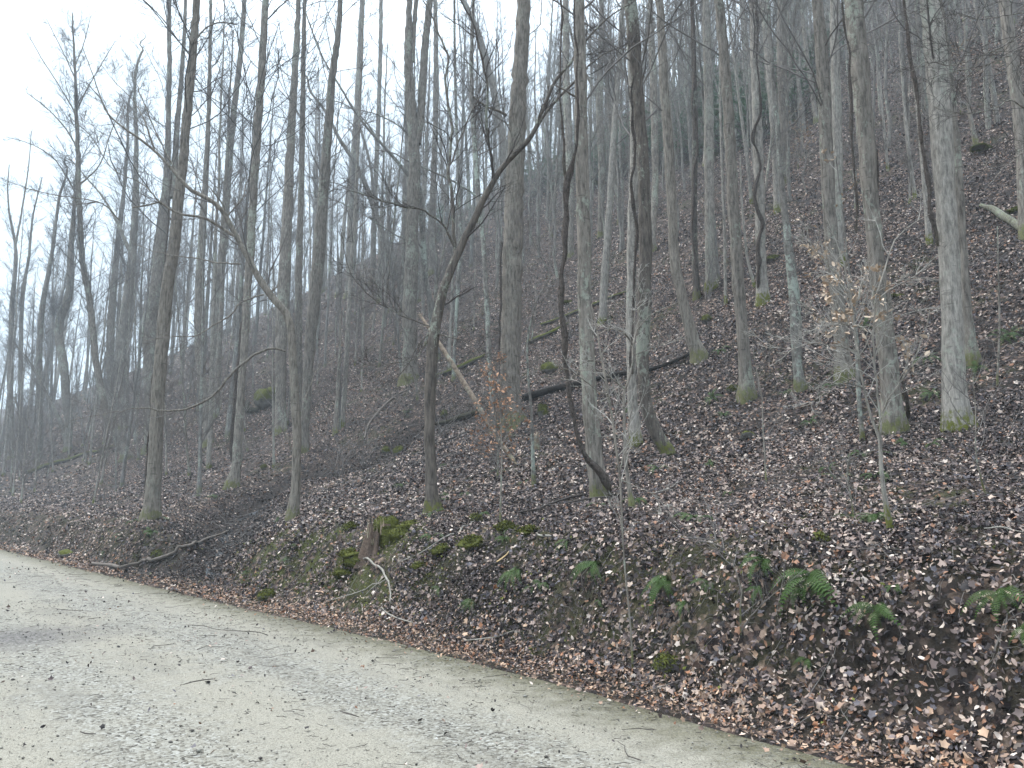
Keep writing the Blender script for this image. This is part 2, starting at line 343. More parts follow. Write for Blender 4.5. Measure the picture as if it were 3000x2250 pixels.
def roadmat():
    m, t, b = newmat('gravel_surface'); uv = N_(t, 'ShaderNodeUVMap'); sp = N_(t, 'ShaderNodeSeparateXYZ'); t.links.new(uv.outputs[0], sp.inputs[0])
    v, obj = mapped(t, (1, 1, 1))
    def vor(s_, seed):
        n = N_(t, 'ShaderNodeTexVoronoi'); n.inputs['Scale'].default_value = s_; t.links.new(v, n.inputs['Vector'])
        q = N_(t, 'ShaderNodeSeparateColor'); t.links.new(n.outputs['Color'], q.inputs[0]); return n.outputs['Distance'], q.outputs[0]
    d1, r1 = vor(48, 0); d2, r2 = vor(150, 1)
    stones = ramp(t, r1, [(0, (.05, .042, .034)), (.14, (.13, .115, .095)), (.3, (.25, .232, .19)), (.65, (.34, .325, .28)), (.9, (.41, .395, .35)), (1, (.50, .49, .455))])
    fine = ramp(t, r2, [(0, (.13, .115, .09)), (.2, (.30, .275, .22)), (1, (.44, .41, .34))])
    nl = noise(t, v, .8, 4); nm = noise(t, v, 5, 4)
    st = mth(t, 'SINE', mth(t, 'ADD', mth(t, 'MULTIPLY', sp.outputs[1], 3.6), mth(t, 'MULTIPLY', nl, 3.0)))
    f = ramp(t, mth(t, 'ADD', mth(t, 'MULTIPLY', st, .12), mth(t, 'ADD', mth(t, 'MULTIPLY', nm, .5), mth(t, 'MULTIPLY', nl, .45))), [(.36, (0,0,0)), (.62, (1,1,1))])
    c = mixc(t, f, fine, stones)
    mp = N_(t, 'ShaderNodeMapping'); mp.inputs['Scale'].default_value = (.25, 1.3, 1); t.links.new(uv.outputs[0], mp.inputs[0])
    damp = ramp(t, noise(t, mp.outputs[0], 1.1, 5, .65), [(.52, (0,0,0)), (.70, (1,1,1))])
    c = mixc(t, mth(t, 'MULTIPLY', damp, .6), c, mixc(t, .72, c, (.10, .09, .075)))
    dv = N_(t, 'ShaderNodeVectorMath', operation='DISTANCE'); t.links.new(obj, dv.inputs[0]); dv.inputs[1].default_value = tuple(hit(40, 1870))
    pf = mth(t, 'SUBTRACT', 1.25, mth(t, 'ADD', mth(t, 'MULTIPLY', dv.outputs['Value'], .95), mth(t, 'MULTIPLY', mth(t, 'SUBTRACT', nm, .5), 2.2)), True)
    c = mixc(t, mth(t, 'MULTIPLY', pf, .8), c, mixc(t, r1, (.05, .045, .045), (.22, .20, .195)))
    c = mixc(t, .38, c, (.022, .021, .018))
    # dirty verge towards the ditch
    e = mth(t, 'ADD', mth(t, 'MULTIPLY', mth(t, 'ADD', sp.outputs[1], .95), 1.25), mth(t, 'MULTIPLY', mth(t, 'SUBTRACT', nm, .5), 1.6))
    ef = mth(t, 'MAXIMUM', mth(t, 'MINIMUM', e, 1.0), 0.0)
    c = mixc(t, mth(t, 'MULTIPLY', ef, .85), c, mixc(t, r2, (.035, .028, .02), (.12, .11, .055)))
    t.links.new(c, b.inputs['Base Color'])
    b.inputs['Specular IOR Level'].default_value = .25
    rr = mth(t, 'SUBTRACT', .85, mth(t, 'MULTIPLY', damp, .2)); t.links.new(rr, b.inputs['Roughness'])
    bump(t, b, mth(t, 'ADD', mth(t, 'MULTIPLY', d1, -1.2), mth(t, 'MULTIPLY', d2, -.5)), .55, .012); return m
M['ground'] = groundmat(); M['road'] = roadmat()
m, t, b = newmat('seep_water'); b.inputs['Base Color'].default_value = (.02, .02, .022, 1); b.inputs['Roughness'].default_value = .08
v, _ = mapped(t, (1, 1, 1)); bump(t, b, noise(t, v, 12, 3), .25, .02); M['water'] = m

# ------------------------------------------------------------------ ground, road, water
def spacing(a, segs):
    out = [a]
    for end, st in segs:
        n = max(1, int(round((end-out[-1])/st))); out += list(np.linspace(out[-1], end, n+1)[1:])
    return np.array(out)
sg = spacing(-190, [(-20, 10), (-6, 1), (0, .3), (26, .16), (45, .4), (80, 1), (160, 4), (390, 12)])
tg = spacing(-150, [(-20, 12), (-9, 1), (-.6, 1), (3.4, .1), (9, .2), (24, .5), (62, 1), (120, 4), (330, 20)])
S, T = np.meshgrid(sg, tg, indexing='ij'); Q = T+qe(S); X = Q*NQ[0]+S*MS[0]; Y = Q*NQ[1]+S*MS[1]; Z = H(X, Y)
Zg = Z - .05*np.clip((-.1-T)/.3, 0, 1)
def gridfaces(a, b_):
    i = np.arange(a-1)[:, None]*b_ + np.arange(b_-1); return np.stack([i, i+b_, i+b_+1, i+1], -1).reshape(-1, 4)
mb = MB(); mb.add(np.stack([X, Y, Zg], -1), gridfaces(*X.shape)[:, ::-1])
g = mb.build('ground', M['ground']); tag(g, kind='structure')
_wet = np.array([p for a in GULLY for p in (a[0], a[1])])
def gdist(x, y):
    d = np.full(np.shape(x), 1e9)
    for (a, b_, _, _) in GULLY:
        ab = b_-a; u = np.clip(((x-a[0])*ab[0]+(y-a[1])*ab[1])/(ab@ab), 0, 1); d = np.minimum(d, np.hypot(x-a[0]-u*ab[0], y-a[1]-u*ab[1]))
    return d
def mossamt(s, t):   # moss and thin grass on the cut bank, mostly from the gully to past the stump
    return np.clip(np.exp(-((t-1.0)/.75)**2)*(1.1*np.exp(-((s-11.5)/4.5)**2)+.25), 0, 1)
cc = np.zeros((X.size, 3)); cc[:, 0] = np.clip(1.6-gdist(X, Y)/.9, 0, 1).ravel(); cc[:, 0] = np.maximum(cc[:, 0], (np.exp(-((T-.8)/.6)**2)*np.clip(fbm(S*.7, T*1.2, 90)*5+.2, 0, 1)*.8).ravel())
cc[:, 1] = mossamt(S, T).ravel(); colour_attr(g, cc, 1)
sr = spacing(-190, [(-20, 10), (-6, 1), (40, .4), (80, 1), (390, 6)]); tr = spacing(-8.6, [(-2, .4), (.1, .15)])
S2, T2 = np.meshgrid(sr, tr, indexing='ij'); Tm = T2 + (T2 > -.2)*fbm(S2*1.3, S2*0+3, 8)*.5; Q2 = Tm+qe(S2); X2 = Q2*NQ[0]+S2*MS[0]; Y2 = Q2*NQ[1]+S2*MS[1]
Z2 = np.maximum(H(X2, Y2), 0)*0 + .004 + fbm(X2*1.5, Y2*1.5, 61)*.03 - .02*np.clip((T2+.3)/.3, 0, 1)
mb = MB(); mb.add(np.stack([X2, Y2, Z2], -1), gridfaces(*X2.shape)[:, ::-1]); rd = mb.build('road', M['road']); tag(rd, kind='structure')
uvl = rd.data.uv_layers.new(name='UVMap'); li = np.zeros(len(rd.data.loops), np.int32); rd.data.loops.foreach_get('vertex_index', li)
uvl.data.foreach_set('uv', np.stack([S2.ravel()[li], T2.ravel()[li]], -1).astype(np.float32).ravel())
mb = MB(); K = 40
K = 70; pl = np.array(_gp[:6]); dd = np.concatenate([[0], np.cumsum(np.hypot(*np.diff(pl, axis=0).T))]); uu = np.linspace(0.2, dd[-1], K)
cx = np.interp(uu, dd, pl[:, 0]); cy = np.interp(uu, dd, pl[:, 1]); tx = np.gradient(cx); ty = np.gradient(cy); L_ = np.hypot(tx, ty)
V = []
for k in range(K):
    wd = (.06+.26*vnoise(k*.9, 1., 3)+.16*(k < 10))*min(1, k/5)*min(1, (K-1-k)/5); nx, ny = -ty[k]/L_[k], tx[k]/L_[k]; ce = vnoise(k*.4, 9., 5)*.3-.15
    zz = float(H(cx[k]+nx*ce, cy[k]+ny*ce))+.035
    zz -= .030
    for e in (-wd, 0, wd): V.append((cx[k]+nx*(e+ce), cy[k]+ny*(e+ce), zz))
mb.add(V, gridfaces(K, 3)); tag(mb.build('seep_water', M['water']), kind='structure')

# ------------------------------------------------------------------ leaf litter
PAL = np.array([[.010,.008,.009],[.017,.013,.014],[.036,.027,.028],[.080,.058,.056],[.165,.125,.115],[.27,.200,.170],[.38,.290,.235],[.52,.43,.37],[.25,.130,.08],[.095,.085,.095]])
def scatter(n, d0, d1, half, mode='slope'):
    """points in a wedge ahead of the road, kept where the leaves lie"""
    d = np.sqrt(RNG.uniform(d0*d0, d1*d1, n)); a = RNG.uniform(-half, half, n); return d*np.sin(a), d*np.cos(a)
def leafcol(n, x, y, s, t):
    patch = fbm(x*.35, y*.35, 51)*1.6+fbm(x*1.5, y*1.5, 52)*.8
    bright = np.clip(.42+patch+RNG.normal(0, .06, n), .05, .95)
    pd = np.array([.15,.16,.15,.14,.12,.09,.06,.03,.02,.08]); c = PAL[RNG.choice(len(PAL), n, p=pd/pd.sum())]
    br = PAL[RNG.choice([4,5,6,7,8,5], n)]; pick = RNG.random(n) < (bright-.25)*.75; c = np.where(pick[:, None], br, c)
    wet = gdist(x, y) < .7+1.5*RNG.random(n)**1.5; c = np.where(wet[:, None] & (RNG.random(n) < .85)[:, None], c*.38, c)
    edge = np.exp(-((t+.08)/.45)**2); e = RNG.random(n) < edge*.6; c = np.where(e[:, None], PAL[RNG.choice([5,6,8,4,5,6], n)]*np.array([1.05,.92,.78]), c)
    return c*RNG.uniform(.85, 1.4, (n, 1))*np.array([1.04, 1.04, 1.04])
def litter(name, n, d0, d1, tmpl, smin, smax, tilt, off, half=.80, bank=False):
    x, y = scatter(n, d0, d1, half); s, q = st_of(x, y); t = q-qe(s)
    dens = np.clip(.80+fbm(x*1.1, y*1.1, 66)*1.9+fbm(x*.3, y*.3, 67)*.6, .15, 1)
    dens = np.where(t < .5, np.exp(-((t-.2)/.33)**2)*1.0, dens); dens = np.where(t < -.9, .010*np.exp((t+.9)*.25), dens)
    dens = dens*(1-.7*np.exp(-(gdist(x, y)/.75)**2))*(1-.6*mossamt(s, t)*np.clip(fbm(x*1.6, y*1.6, 93)*6+.6, 0, 1))
    if bank: dens = ((t > .1) & (t < 2.2))*np.clip(.62+fbm(x*1.8, y*1.8, 68)*4.0, .14, 1)*(1-.92*mossamt(s, t)*np.clip(fbm(x*1.6, y*1.6, 93)*6+.7, 0, 1))
    k = (RNG.random(n) < dens) & (t > -5); x, y, s, t = x[k], y[k], s[k], t[k]
    z = np.where(t < -.1, .012, H(x, y)); N = normal(x, y); N[t < -.1] = (0, 0, 1)
    P = np.stack([x, y, z], -1) + N*RNG.uniform(.004, off, len(x))[:, None]
    sz = RNG.uniform(smin, smax, len(x)); sz = np.where(t < .2, sz*.75, sz)
    V, F = leaves(P, N, sz, tmpl, tilt)
    return V, F, leafcol(len(x), x, y, s, t), len(tmpl[0])
def litter_obj(parts, name='leaf_litter'):
    mb = MB(); cols = []
    for V, F, c, per in parts: mb.add(V, F); cols.append(np.repeat(c, per, axis=0))
    o = mb.build(name, M['leaf'], smooth=False); colour_attr(o, np.concatenate(cols), 1); return o
lit = litter_obj([litter('', 520000, 4.5, 20, OVAL, .022, .055, .65, .07, bank=True), litter('', 50000, 4.5, 20, LOBED, .04, .085, .6, .09, bank=True), litter('', 210000, 4.5, 15, OVAL, .028, .062, .55, .045), litter('', 26000, 4.5, 15, LOBED, .04, .085, .5, .05), litter('', 190000, 14, 30, DIA, .05, .10, .6, .05),
                  litter('', 25000, 14, 24, LOBED, .06, .11, .5, .05), litter('', 200000, 29, 62, DIA, .08, .14, .6, .06), litter('', 110000, 60, 130, DIA, .15, .28, .5, .08, .7)])
tag(lit, kind='stuff')

# loose stones of the road
n = 42000; x, y = scatter(n, 2.6, 16, .78); s, q = st_of(x, y); t = q-qe(s)
cl = vnoise(x*1.3, y*1.3, 71)*.6+vnoise(s*.3, t*2.2, 72)*.6; k = (t < .15) & (t > -8) & (RNG.random(n) < np.clip(cl*1.6-.35, .04, 1)); x, y = x[k], y[k]; n = len(x)
oc = np.array([[1,0,0],[-.9,.1,0],[.1,1,0],[0,-1,.1],[.1,0,.8],[0,0,-.8]], float); of = np.array([[0,2,4],[2,1,4],[1,3,4],[3,0,4],[2,0,5],[1,2,5],[3,1,5],[0,3,5]])
sz = RNG.lognormal(-5.25, .45, n); a = RNG.random(n)*6.28; sx = RNG.uniform(.7, 1.3, (n, 3)); sx[:, 2] *= .65
v = oc[None]*sx[:, None]*sz[:, None, None]*RNG.uniform(.8, 1.2, (n, 6, 1)); ca, sa = np.cos(a)[:, None], np.sin(a)[:, None]
V = np.stack([v[..., 0]*ca-v[..., 1]*sa+x[:, None], v[..., 0]*sa+v[..., 1]*ca+y[:, None], v[..., 2]+(.008+sz*.2)[:, None]], -1)
V[..., 2] += fbm(V[..., 0]*1.5, V[..., 1]*1.5, 61)*.03
mb = MB(); mb.add(V, (np.arange(n)[:, None, None]*6+of).reshape(-1, 3)); gv = mb.build('gravel', M['stone'], smooth=False); tag(gv, kind='stuff')
SP_ = np.array([[.40,.38,.33],[.33,.31,.26],[.52,.50,.46],[.22,.20,.17],[.14,.125,.11],[.34,.31,.26],[.07,.06,.055]]); colour_attr(gv, (SP_*.52)[RNG.choice(7, n, p=[.22,.22,.10,.15,.13,.10,.08])], 6)

# small twigs strewn over road and slope
def strewn(n, d0, d1, tmin, tmax, lmin, lmax, r, pfun=None):
    x, y = scatter(n, d0, d1, .78); s, q = st_of(x, y); t = q-qe(s); k = (t > tmin) & (t < tmax)
    if pfun is not None: k &= RNG.random(n) < pfun(s, t)
    x, y = x[k], y[k]; n = len(x); L = RNG.uniform(lmin, lmax, n)*RNG.random(n)**.6; a = RNG.random(n)*6.28; K = 4
    u = np.linspace(-.5, .5, K+1); bx = RNG.normal(0, .12, (n, K+1))*L[:, None]
    px_ = x[:, None]+np.cos(a)[:, None]*u*L[:, None]-np.sin(a)[:, None]*bx; py_ = y[:, None]+np.sin(a)[:, None]*u*L[:, None]+np.cos(a)[:, None]*bx
    ss, qq = st_of(px_, py_); pz = np.where(qq-qe(ss) < -.05, .014, H(px_, py_)+.03)+RNG.uniform(0, .03, (n, 1))*(tmax > 0)
    return tubes(np.stack([px_, py_, pz], -1), np.outer(RNG.uniform(.4, 1, n)*r, np.linspace(1, .5, K+1)), 4)
mb = MB(); mb.add(*strewn(19000, 2.6, 24, -8, .1, .02, .16, .0032, lambda s, t: np.clip(np.exp(t*.25)*(.25+1.3*vnoise(s*.8, t*1.3, 14)), 0, 1))); mb.add(*strewn(900, 3, 22, -4, .1, .2, .8, .0045, lambda s, t: np.exp(t*.8)))
tag(mb.build('strewn_twigs', M['twigdark']), kind='stuff')
mb = MB(); mb.add(*strewn(2600, 5, 24, .2, 20, .15, .9, .005)); mb.add(*strewn(2500, 20, 60, 2, 60, .5, 2.5, .012)); tag(mb.build('slope_twigs', M['twig']), kind='stuff')
# thin bleached grass on the bank
x, y = scatter(9000, 4.5, 20, .8); s, q = st_of(x, y); t = q-qe(s); k = (t > .25) & (t < 2) & (RNG.random(len(x)) < np.clip(mossamt(s, t)+.6*(vnoise(s*1.5, t*2, 4) > .62), 0, 1)); x, y = x[k], y[k]
P = np.stack([x, y, H(x, y)-.01], -1); n = len(x); D = normal(x, y)*.7+RNG.normal(0, .45, (n, 3))-np.array([NQ[0], NQ[1], .0])*.3
p_, r_ = walk(P, D, RNG.uniform(.05, .17, n), np.full(n, .0014), 4, .25, -.28); mb = MB(); mb.add(*tubes(p_, r_, 3)); tag(mb.build('bank_grass', plain('bleached_grass', (.12, .13, .045), .7, .5, 5)), kind='stuff')

n = 1500; s = RNG.uniform(-3, 22, n); t = RNG.uniform(.65, 1.25, n); k = RNG.random(n) < np.clip(.25+fbm(s*1.1, t*0, 15)*3, .03, 1); s, t = s[k], t[k]; n = len(s); q = t+qe(s); x = q*NQ[0]+s*MS[0]; y = q*NQ[1]+s*MS[1]
P = np.stack([x, y, H(x, y)+.01], -1); D = np.tile([-NQ[0]*.9, -NQ[1]*.9, .1], (n, 1))+RNG.normal(0, .35, (n, 3)); p_, r_ = walk(P, D, RNG.uniform(.1, .45, n), RNG.uniform(.0015, .004, n), 6, .28, -.5)
p_[:, :, 2] = np.maximum(p_[:, :, 2], H(p_[:, :, 0], p_[:, :, 1])+.012); mb = MB(); mb.add(*tubes(p_, r_, 3)); tag(mb.build('bank_roots', M['twig']), kind='stuff')
x, y = scatter(90000, 6, 26, .8); s, q = st_of(x, y); t = q-qe(s); k = (t > .15) & (t < 2.6) & (RNG.random(len(x)) < np.clip(mossamt(s, t)*1.3, 0, 1)*np.clip(fbm(x*1.9, y*1.9, 94)*9+.05, 0, 1)); x, y = x[k], y[k]; n = len(x); N = normal(x, y)
V, F = leaves(np.stack([x, y, H(x, y)+.012], -1)+N*RNG.uniform(0, .05, n)[:, None], N, RNG.uniform(.02, .05, n), DIA, .9, .4, .5); mb = MB(); mb.add(V, F); tag(mb.build('bank_moss', plain('moss_tuft', (.12, .125, .025), .9, .6, 3), smooth=False), kind='stuff')
# ------------------------------------------------------------------ traced trees
def smooth(P, r, n):
    """Catmull-Rom resample"""
    P = np.asarray(P); r = np.asarray(r); L = np.concatenate([[0], np.cumsum(np.linalg.norm(np.diff(P, axis=0), axis=1))]); u = np.linspace(0, L[-1], n)
    m_ = np.gradient(P, L, axis=0) if len(P) > 2 else np.repeat((P[1:]-P[:1])/L[-1], 2, 0)
    i = np.clip(np.searchsorted(L, u, 'right')-1, 0, len(P)-2); h = (L[i+1]-L[i])[:, None]; x = ((u-L[i])/(L[i+1]-L[i]))[:, None]
    out = (2*x**3-3*x**2+1)*P[i]+(x**3-2*x**2+x)*h*m_[i]+(-2*x**3+3*x**2)*P[i+1]+(x**3-x**2)*h*m_[i+1]
    return out, np.interp(u, L, r)
def img_poly(pts, Y0, dY=0.0):
    P = []; R = []; n = len(pts)
    for i, (a, b_, w_) in enumerate(pts):
        p = at(a, b_, Y0+dY*i/max(1, n-1)); P.append(p); R.append(w_/FPX*depth(p)/2)
    return np.array(P), np.array(R)
rng_t = np.random.default_rng(5)
def crown(pts, rad, n1, zlo, len1, parent, org, mat, n2=7, n3=4, ang=(.7, 1.2), up=.25, seed=1, rr=.3, leafy=None, lmat='dryleaf'):
    """limbs, boughs and twigs along a stem polyline; returns nothing, adds two child meshes"""
    r = np.random.default_rng(seed); L = np.full(1, len1); tk = min(float(org[1]), 45)/10000.
    p1, r1 = sprout(pts[None], rad[None], n1, zlo, .98, ang, up, (.7, 1.4), rr, 8, .13, L, .07, True, .005, r)
    r1 = np.minimum(r1, .017)
    p2, r2 = sprout(p1, r1, n2, .15, 1, (.5, 1.0), .1, (.25, .5), .55, 5, .2, None, .04, True, .0022+tk*1.4, r)
    p3, r3 = sprout(p2, r2, n3, .15, 1, (.4, .9), .05, (.4, .75), .6, 3, .22, None, .03, True, .0014+tk*1.1, r)
    mat.add(*tubes(p1, r1, 5)); mat.add(*tubes(p2, r2, 3)); mat.add(*tubes(p3, r3, 3))
    if leafy:
        P = leafpts(p3, leafy, r); V, F = leaves(P+r.normal(0, .02, P.shape), np.tile([0, 0, 1.], (len(P), 1)), r.uniform(.05, .085, len(P)), OVAL, .8, .5, .5, rng=r)
        q = MB(); q.add(V, F); q.build('dry_leaves', M[lmat], parent, origin=org, smooth=False)
def flarefn(z0, amt, lob, ph):
    def f(pts, a):
        h = np.maximum(pts[..., 2]-z0, 0)[..., None]; e = np.exp(-h/.26)
        return 1+amt*e*(1+.55*np.cos(lob*a+ph)+.3*np.cos((lob+3)*a+1+ph))
    return f
def traced(name, label, path, branches=(), mat='bark', tmat='twig', auto=(0, .3, 2.5), top=10, flare=.3, drift=0.0, base=None, seed=0, cat='tree', n2=8, n3=5, leafy=None, up=.25, sides=14, group=None, lmat='dryleaf'):
    TW = MB(); auto = (int(auto[0]*2.2), auto[1]*.85, auto[2]*1.12); pts = parse(path)
    if pts[0][0] < 830 and cat == 'tree': auto = (int(auto[0]*1.5), auto[1], auto[2]*1.35); tmat = 'twigleft'; n2 += 2; auto = (int(auto[0]*1.25), auto[1], auto[2])
    b0 = hit(pts[0][0], pts[0][1]) if base is None else base
    if b0 is None: print('MISS', label); return None
    Y0 = b0[1]; P, R = img_poly(pts, Y0, drift); P[0] = b0
    if top > 0:     # carry the stem on above the picture
        d = norm(P[-1]-P[-2]); d = norm(d*.6+np.array([0, 0, .4])); n = 4
        ex = np.array([P[-1]+d*top*(i+1)/n+rng_t.normal(0, .12, 3)*(i+1) for i in range(n)]); P = np.vstack([P, ex]); R = np.concatenate([R, R[len(R)-1]*np.linspace(.8, .15, n)])
    P = np.vstack([P[0]-np.array([0, 0, .35]), P]); R = np.concatenate([[R[0]], R])
    n = int(np.clip(np.linalg.norm(np.diff(P, axis=0), axis=1).sum()/.22, 10, 120)); Q_, q_ = smooth(P, R, n)
    r0 = R[0]; q_ = q_.copy()
    Q_[1:, :2] += (rng_t.normal(0, .12*r0, (len(Q_)-1, 2)))*.35
    e = empty(name, b0, label, cat, group); mb = MB()
    V, F = tubes(Q_[None], q_[None], sides, .09, flarefn(b0[2], flare, random.choice([3, 4, 5]), random.random()*6)); mb.add(V, F); mb.add(V[-sides:], np.arange(sides)[None, :])
    mb.build('trunk', M[mat], e, origin=b0)
    for bi, br in enumerate(branches):
        bm = mat
        sx, dy, nt_ = br[0], br[1], br[2]
        # start depth: where the bough leaves its stem
        bp = parse(sx); Yb = np.interp(bp[0][1], [p[1] for p in pts][::-1], (Y0+drift*np.arange(len(pts))/max(1, len(pts)-1))[::-1]) if len(br) < 4 else Y0+br[3]
        p, r_ = img_poly(bp, Yb, dy); k = max(6, int(np.linalg.norm(np.diff(p, axis=0), axis=1).sum()/.12)); p, r_ = smooth(p, r_, min(k, 70))
        p[1:-1] += rng_t.normal(0, .008, (len(p)-2, 3))
        mb = MB(); mb.add(*tubes(p[None], np.maximum(r_, .0022)[None], 8, .06)); mb.build('branch', M[mat], e, origin=b0)
        if nt_:
            rs = np.random.default_rng(seed*10+bi+3); tk = min(float(b0[1]), 45)/10000.; Lb = np.linalg.norm(np.diff(p, axis=0), axis=1).sum()
            p1, r1 = sprout(p[None], r_[None], nt_, .1, 1, (.4, 1.0), .12, (.28, .55), .5, 6, .17, np.full(1, min(Lb, 3.2)), .05, True, .0035, rs)
            r1 = np.minimum(r1, .009); p2, r2 = sprout(p1, r1, 5 if cat == 'sapling' else 8, .1, 1, (.4, .95), .08, (.3, .6), .6, 4, .2, None, .03, True, .0018+tk*1.2, rs)
            p3, r3 = sprout(p2, r2, 4, .1, 1, (.4, .9), .05, (.35, .65), .7, 2, .2, None, .03, True, .0014+tk, rs)
            TW.add(*tubes(p1, r1, 4)); TW.add(*tubes(p2, r2, 3)); TW.add(*tubes(p3, r3, 3))
    if auto[0]: crown(Q_, q_, auto[0], auto[1], auto[2], e, b0, TW, n2, n3, seed=seed+100, up=up, leafy=leafy, lmat=lmat)
    if TW.n: TW.build('crown', M[tmat], e, origin=b0)
    return e
def vine(label, path, off=-.25, mat='vine', base=None, hair=True, top=5, twist=0.035, seed=1, group=None):
    pts = parse(path); b0 = hit(pts[0][0], pts[0][1]) if base is None else base
    Y0 = b0[1]+off; P, R = img_poly(pts, Y0, 0)
    if base is None: P[0] = b0
    if top: d = norm(P[-1]-P[-2]); P = np.vstack([P, P[-1]+d*top*.5, P[-1]+d*top]); R = np.concatenate([R, R[len(R)-1]*np.array([.8, .4])])
    n = int(np.clip(np.linalg.norm(np.diff(P, axis=0), axis=1).sum()/.1, 20, 150)); Q_, q_ = smooth(P, R, n); r = np.random.default_rng(seed)
    sm = np.convolve(r.normal(0, 1, n+8), np.hanning(9)/4, 'valid'); Q_[:, 0] += sm[:n]*twist; q_ = q_*(1+.34*np.convolve(r.normal(0, 1, n+4), np.hanning(5)/2, 'valid')[:n])
    q_ = np.maximum(q_*.80, .006)
    org = Q_[0].copy(); o = MB(); o.add(*tubes(Q_[None], q_[None], 9, .45)); 
    if hair:   # aerial rootlets
        k = r.integers(0, n, 900); a = r.random(900)*6.28; D = np.stack([np.cos(a), np.sin(a), r.normal(0, .5, 900)], -1)
        p_, r_ = walk(Q_[k]+D*q_[k][:, None]*.8, D, r.uniform(.03, .09, 900), np.full(900, .003), 2, .5, 0, rng=r); o.add(*tubes(p_, r_, 3))
    ob = o.build('climbing_vine', M[mat], origin=org); tag(ob, label, 'vine', group); return ob

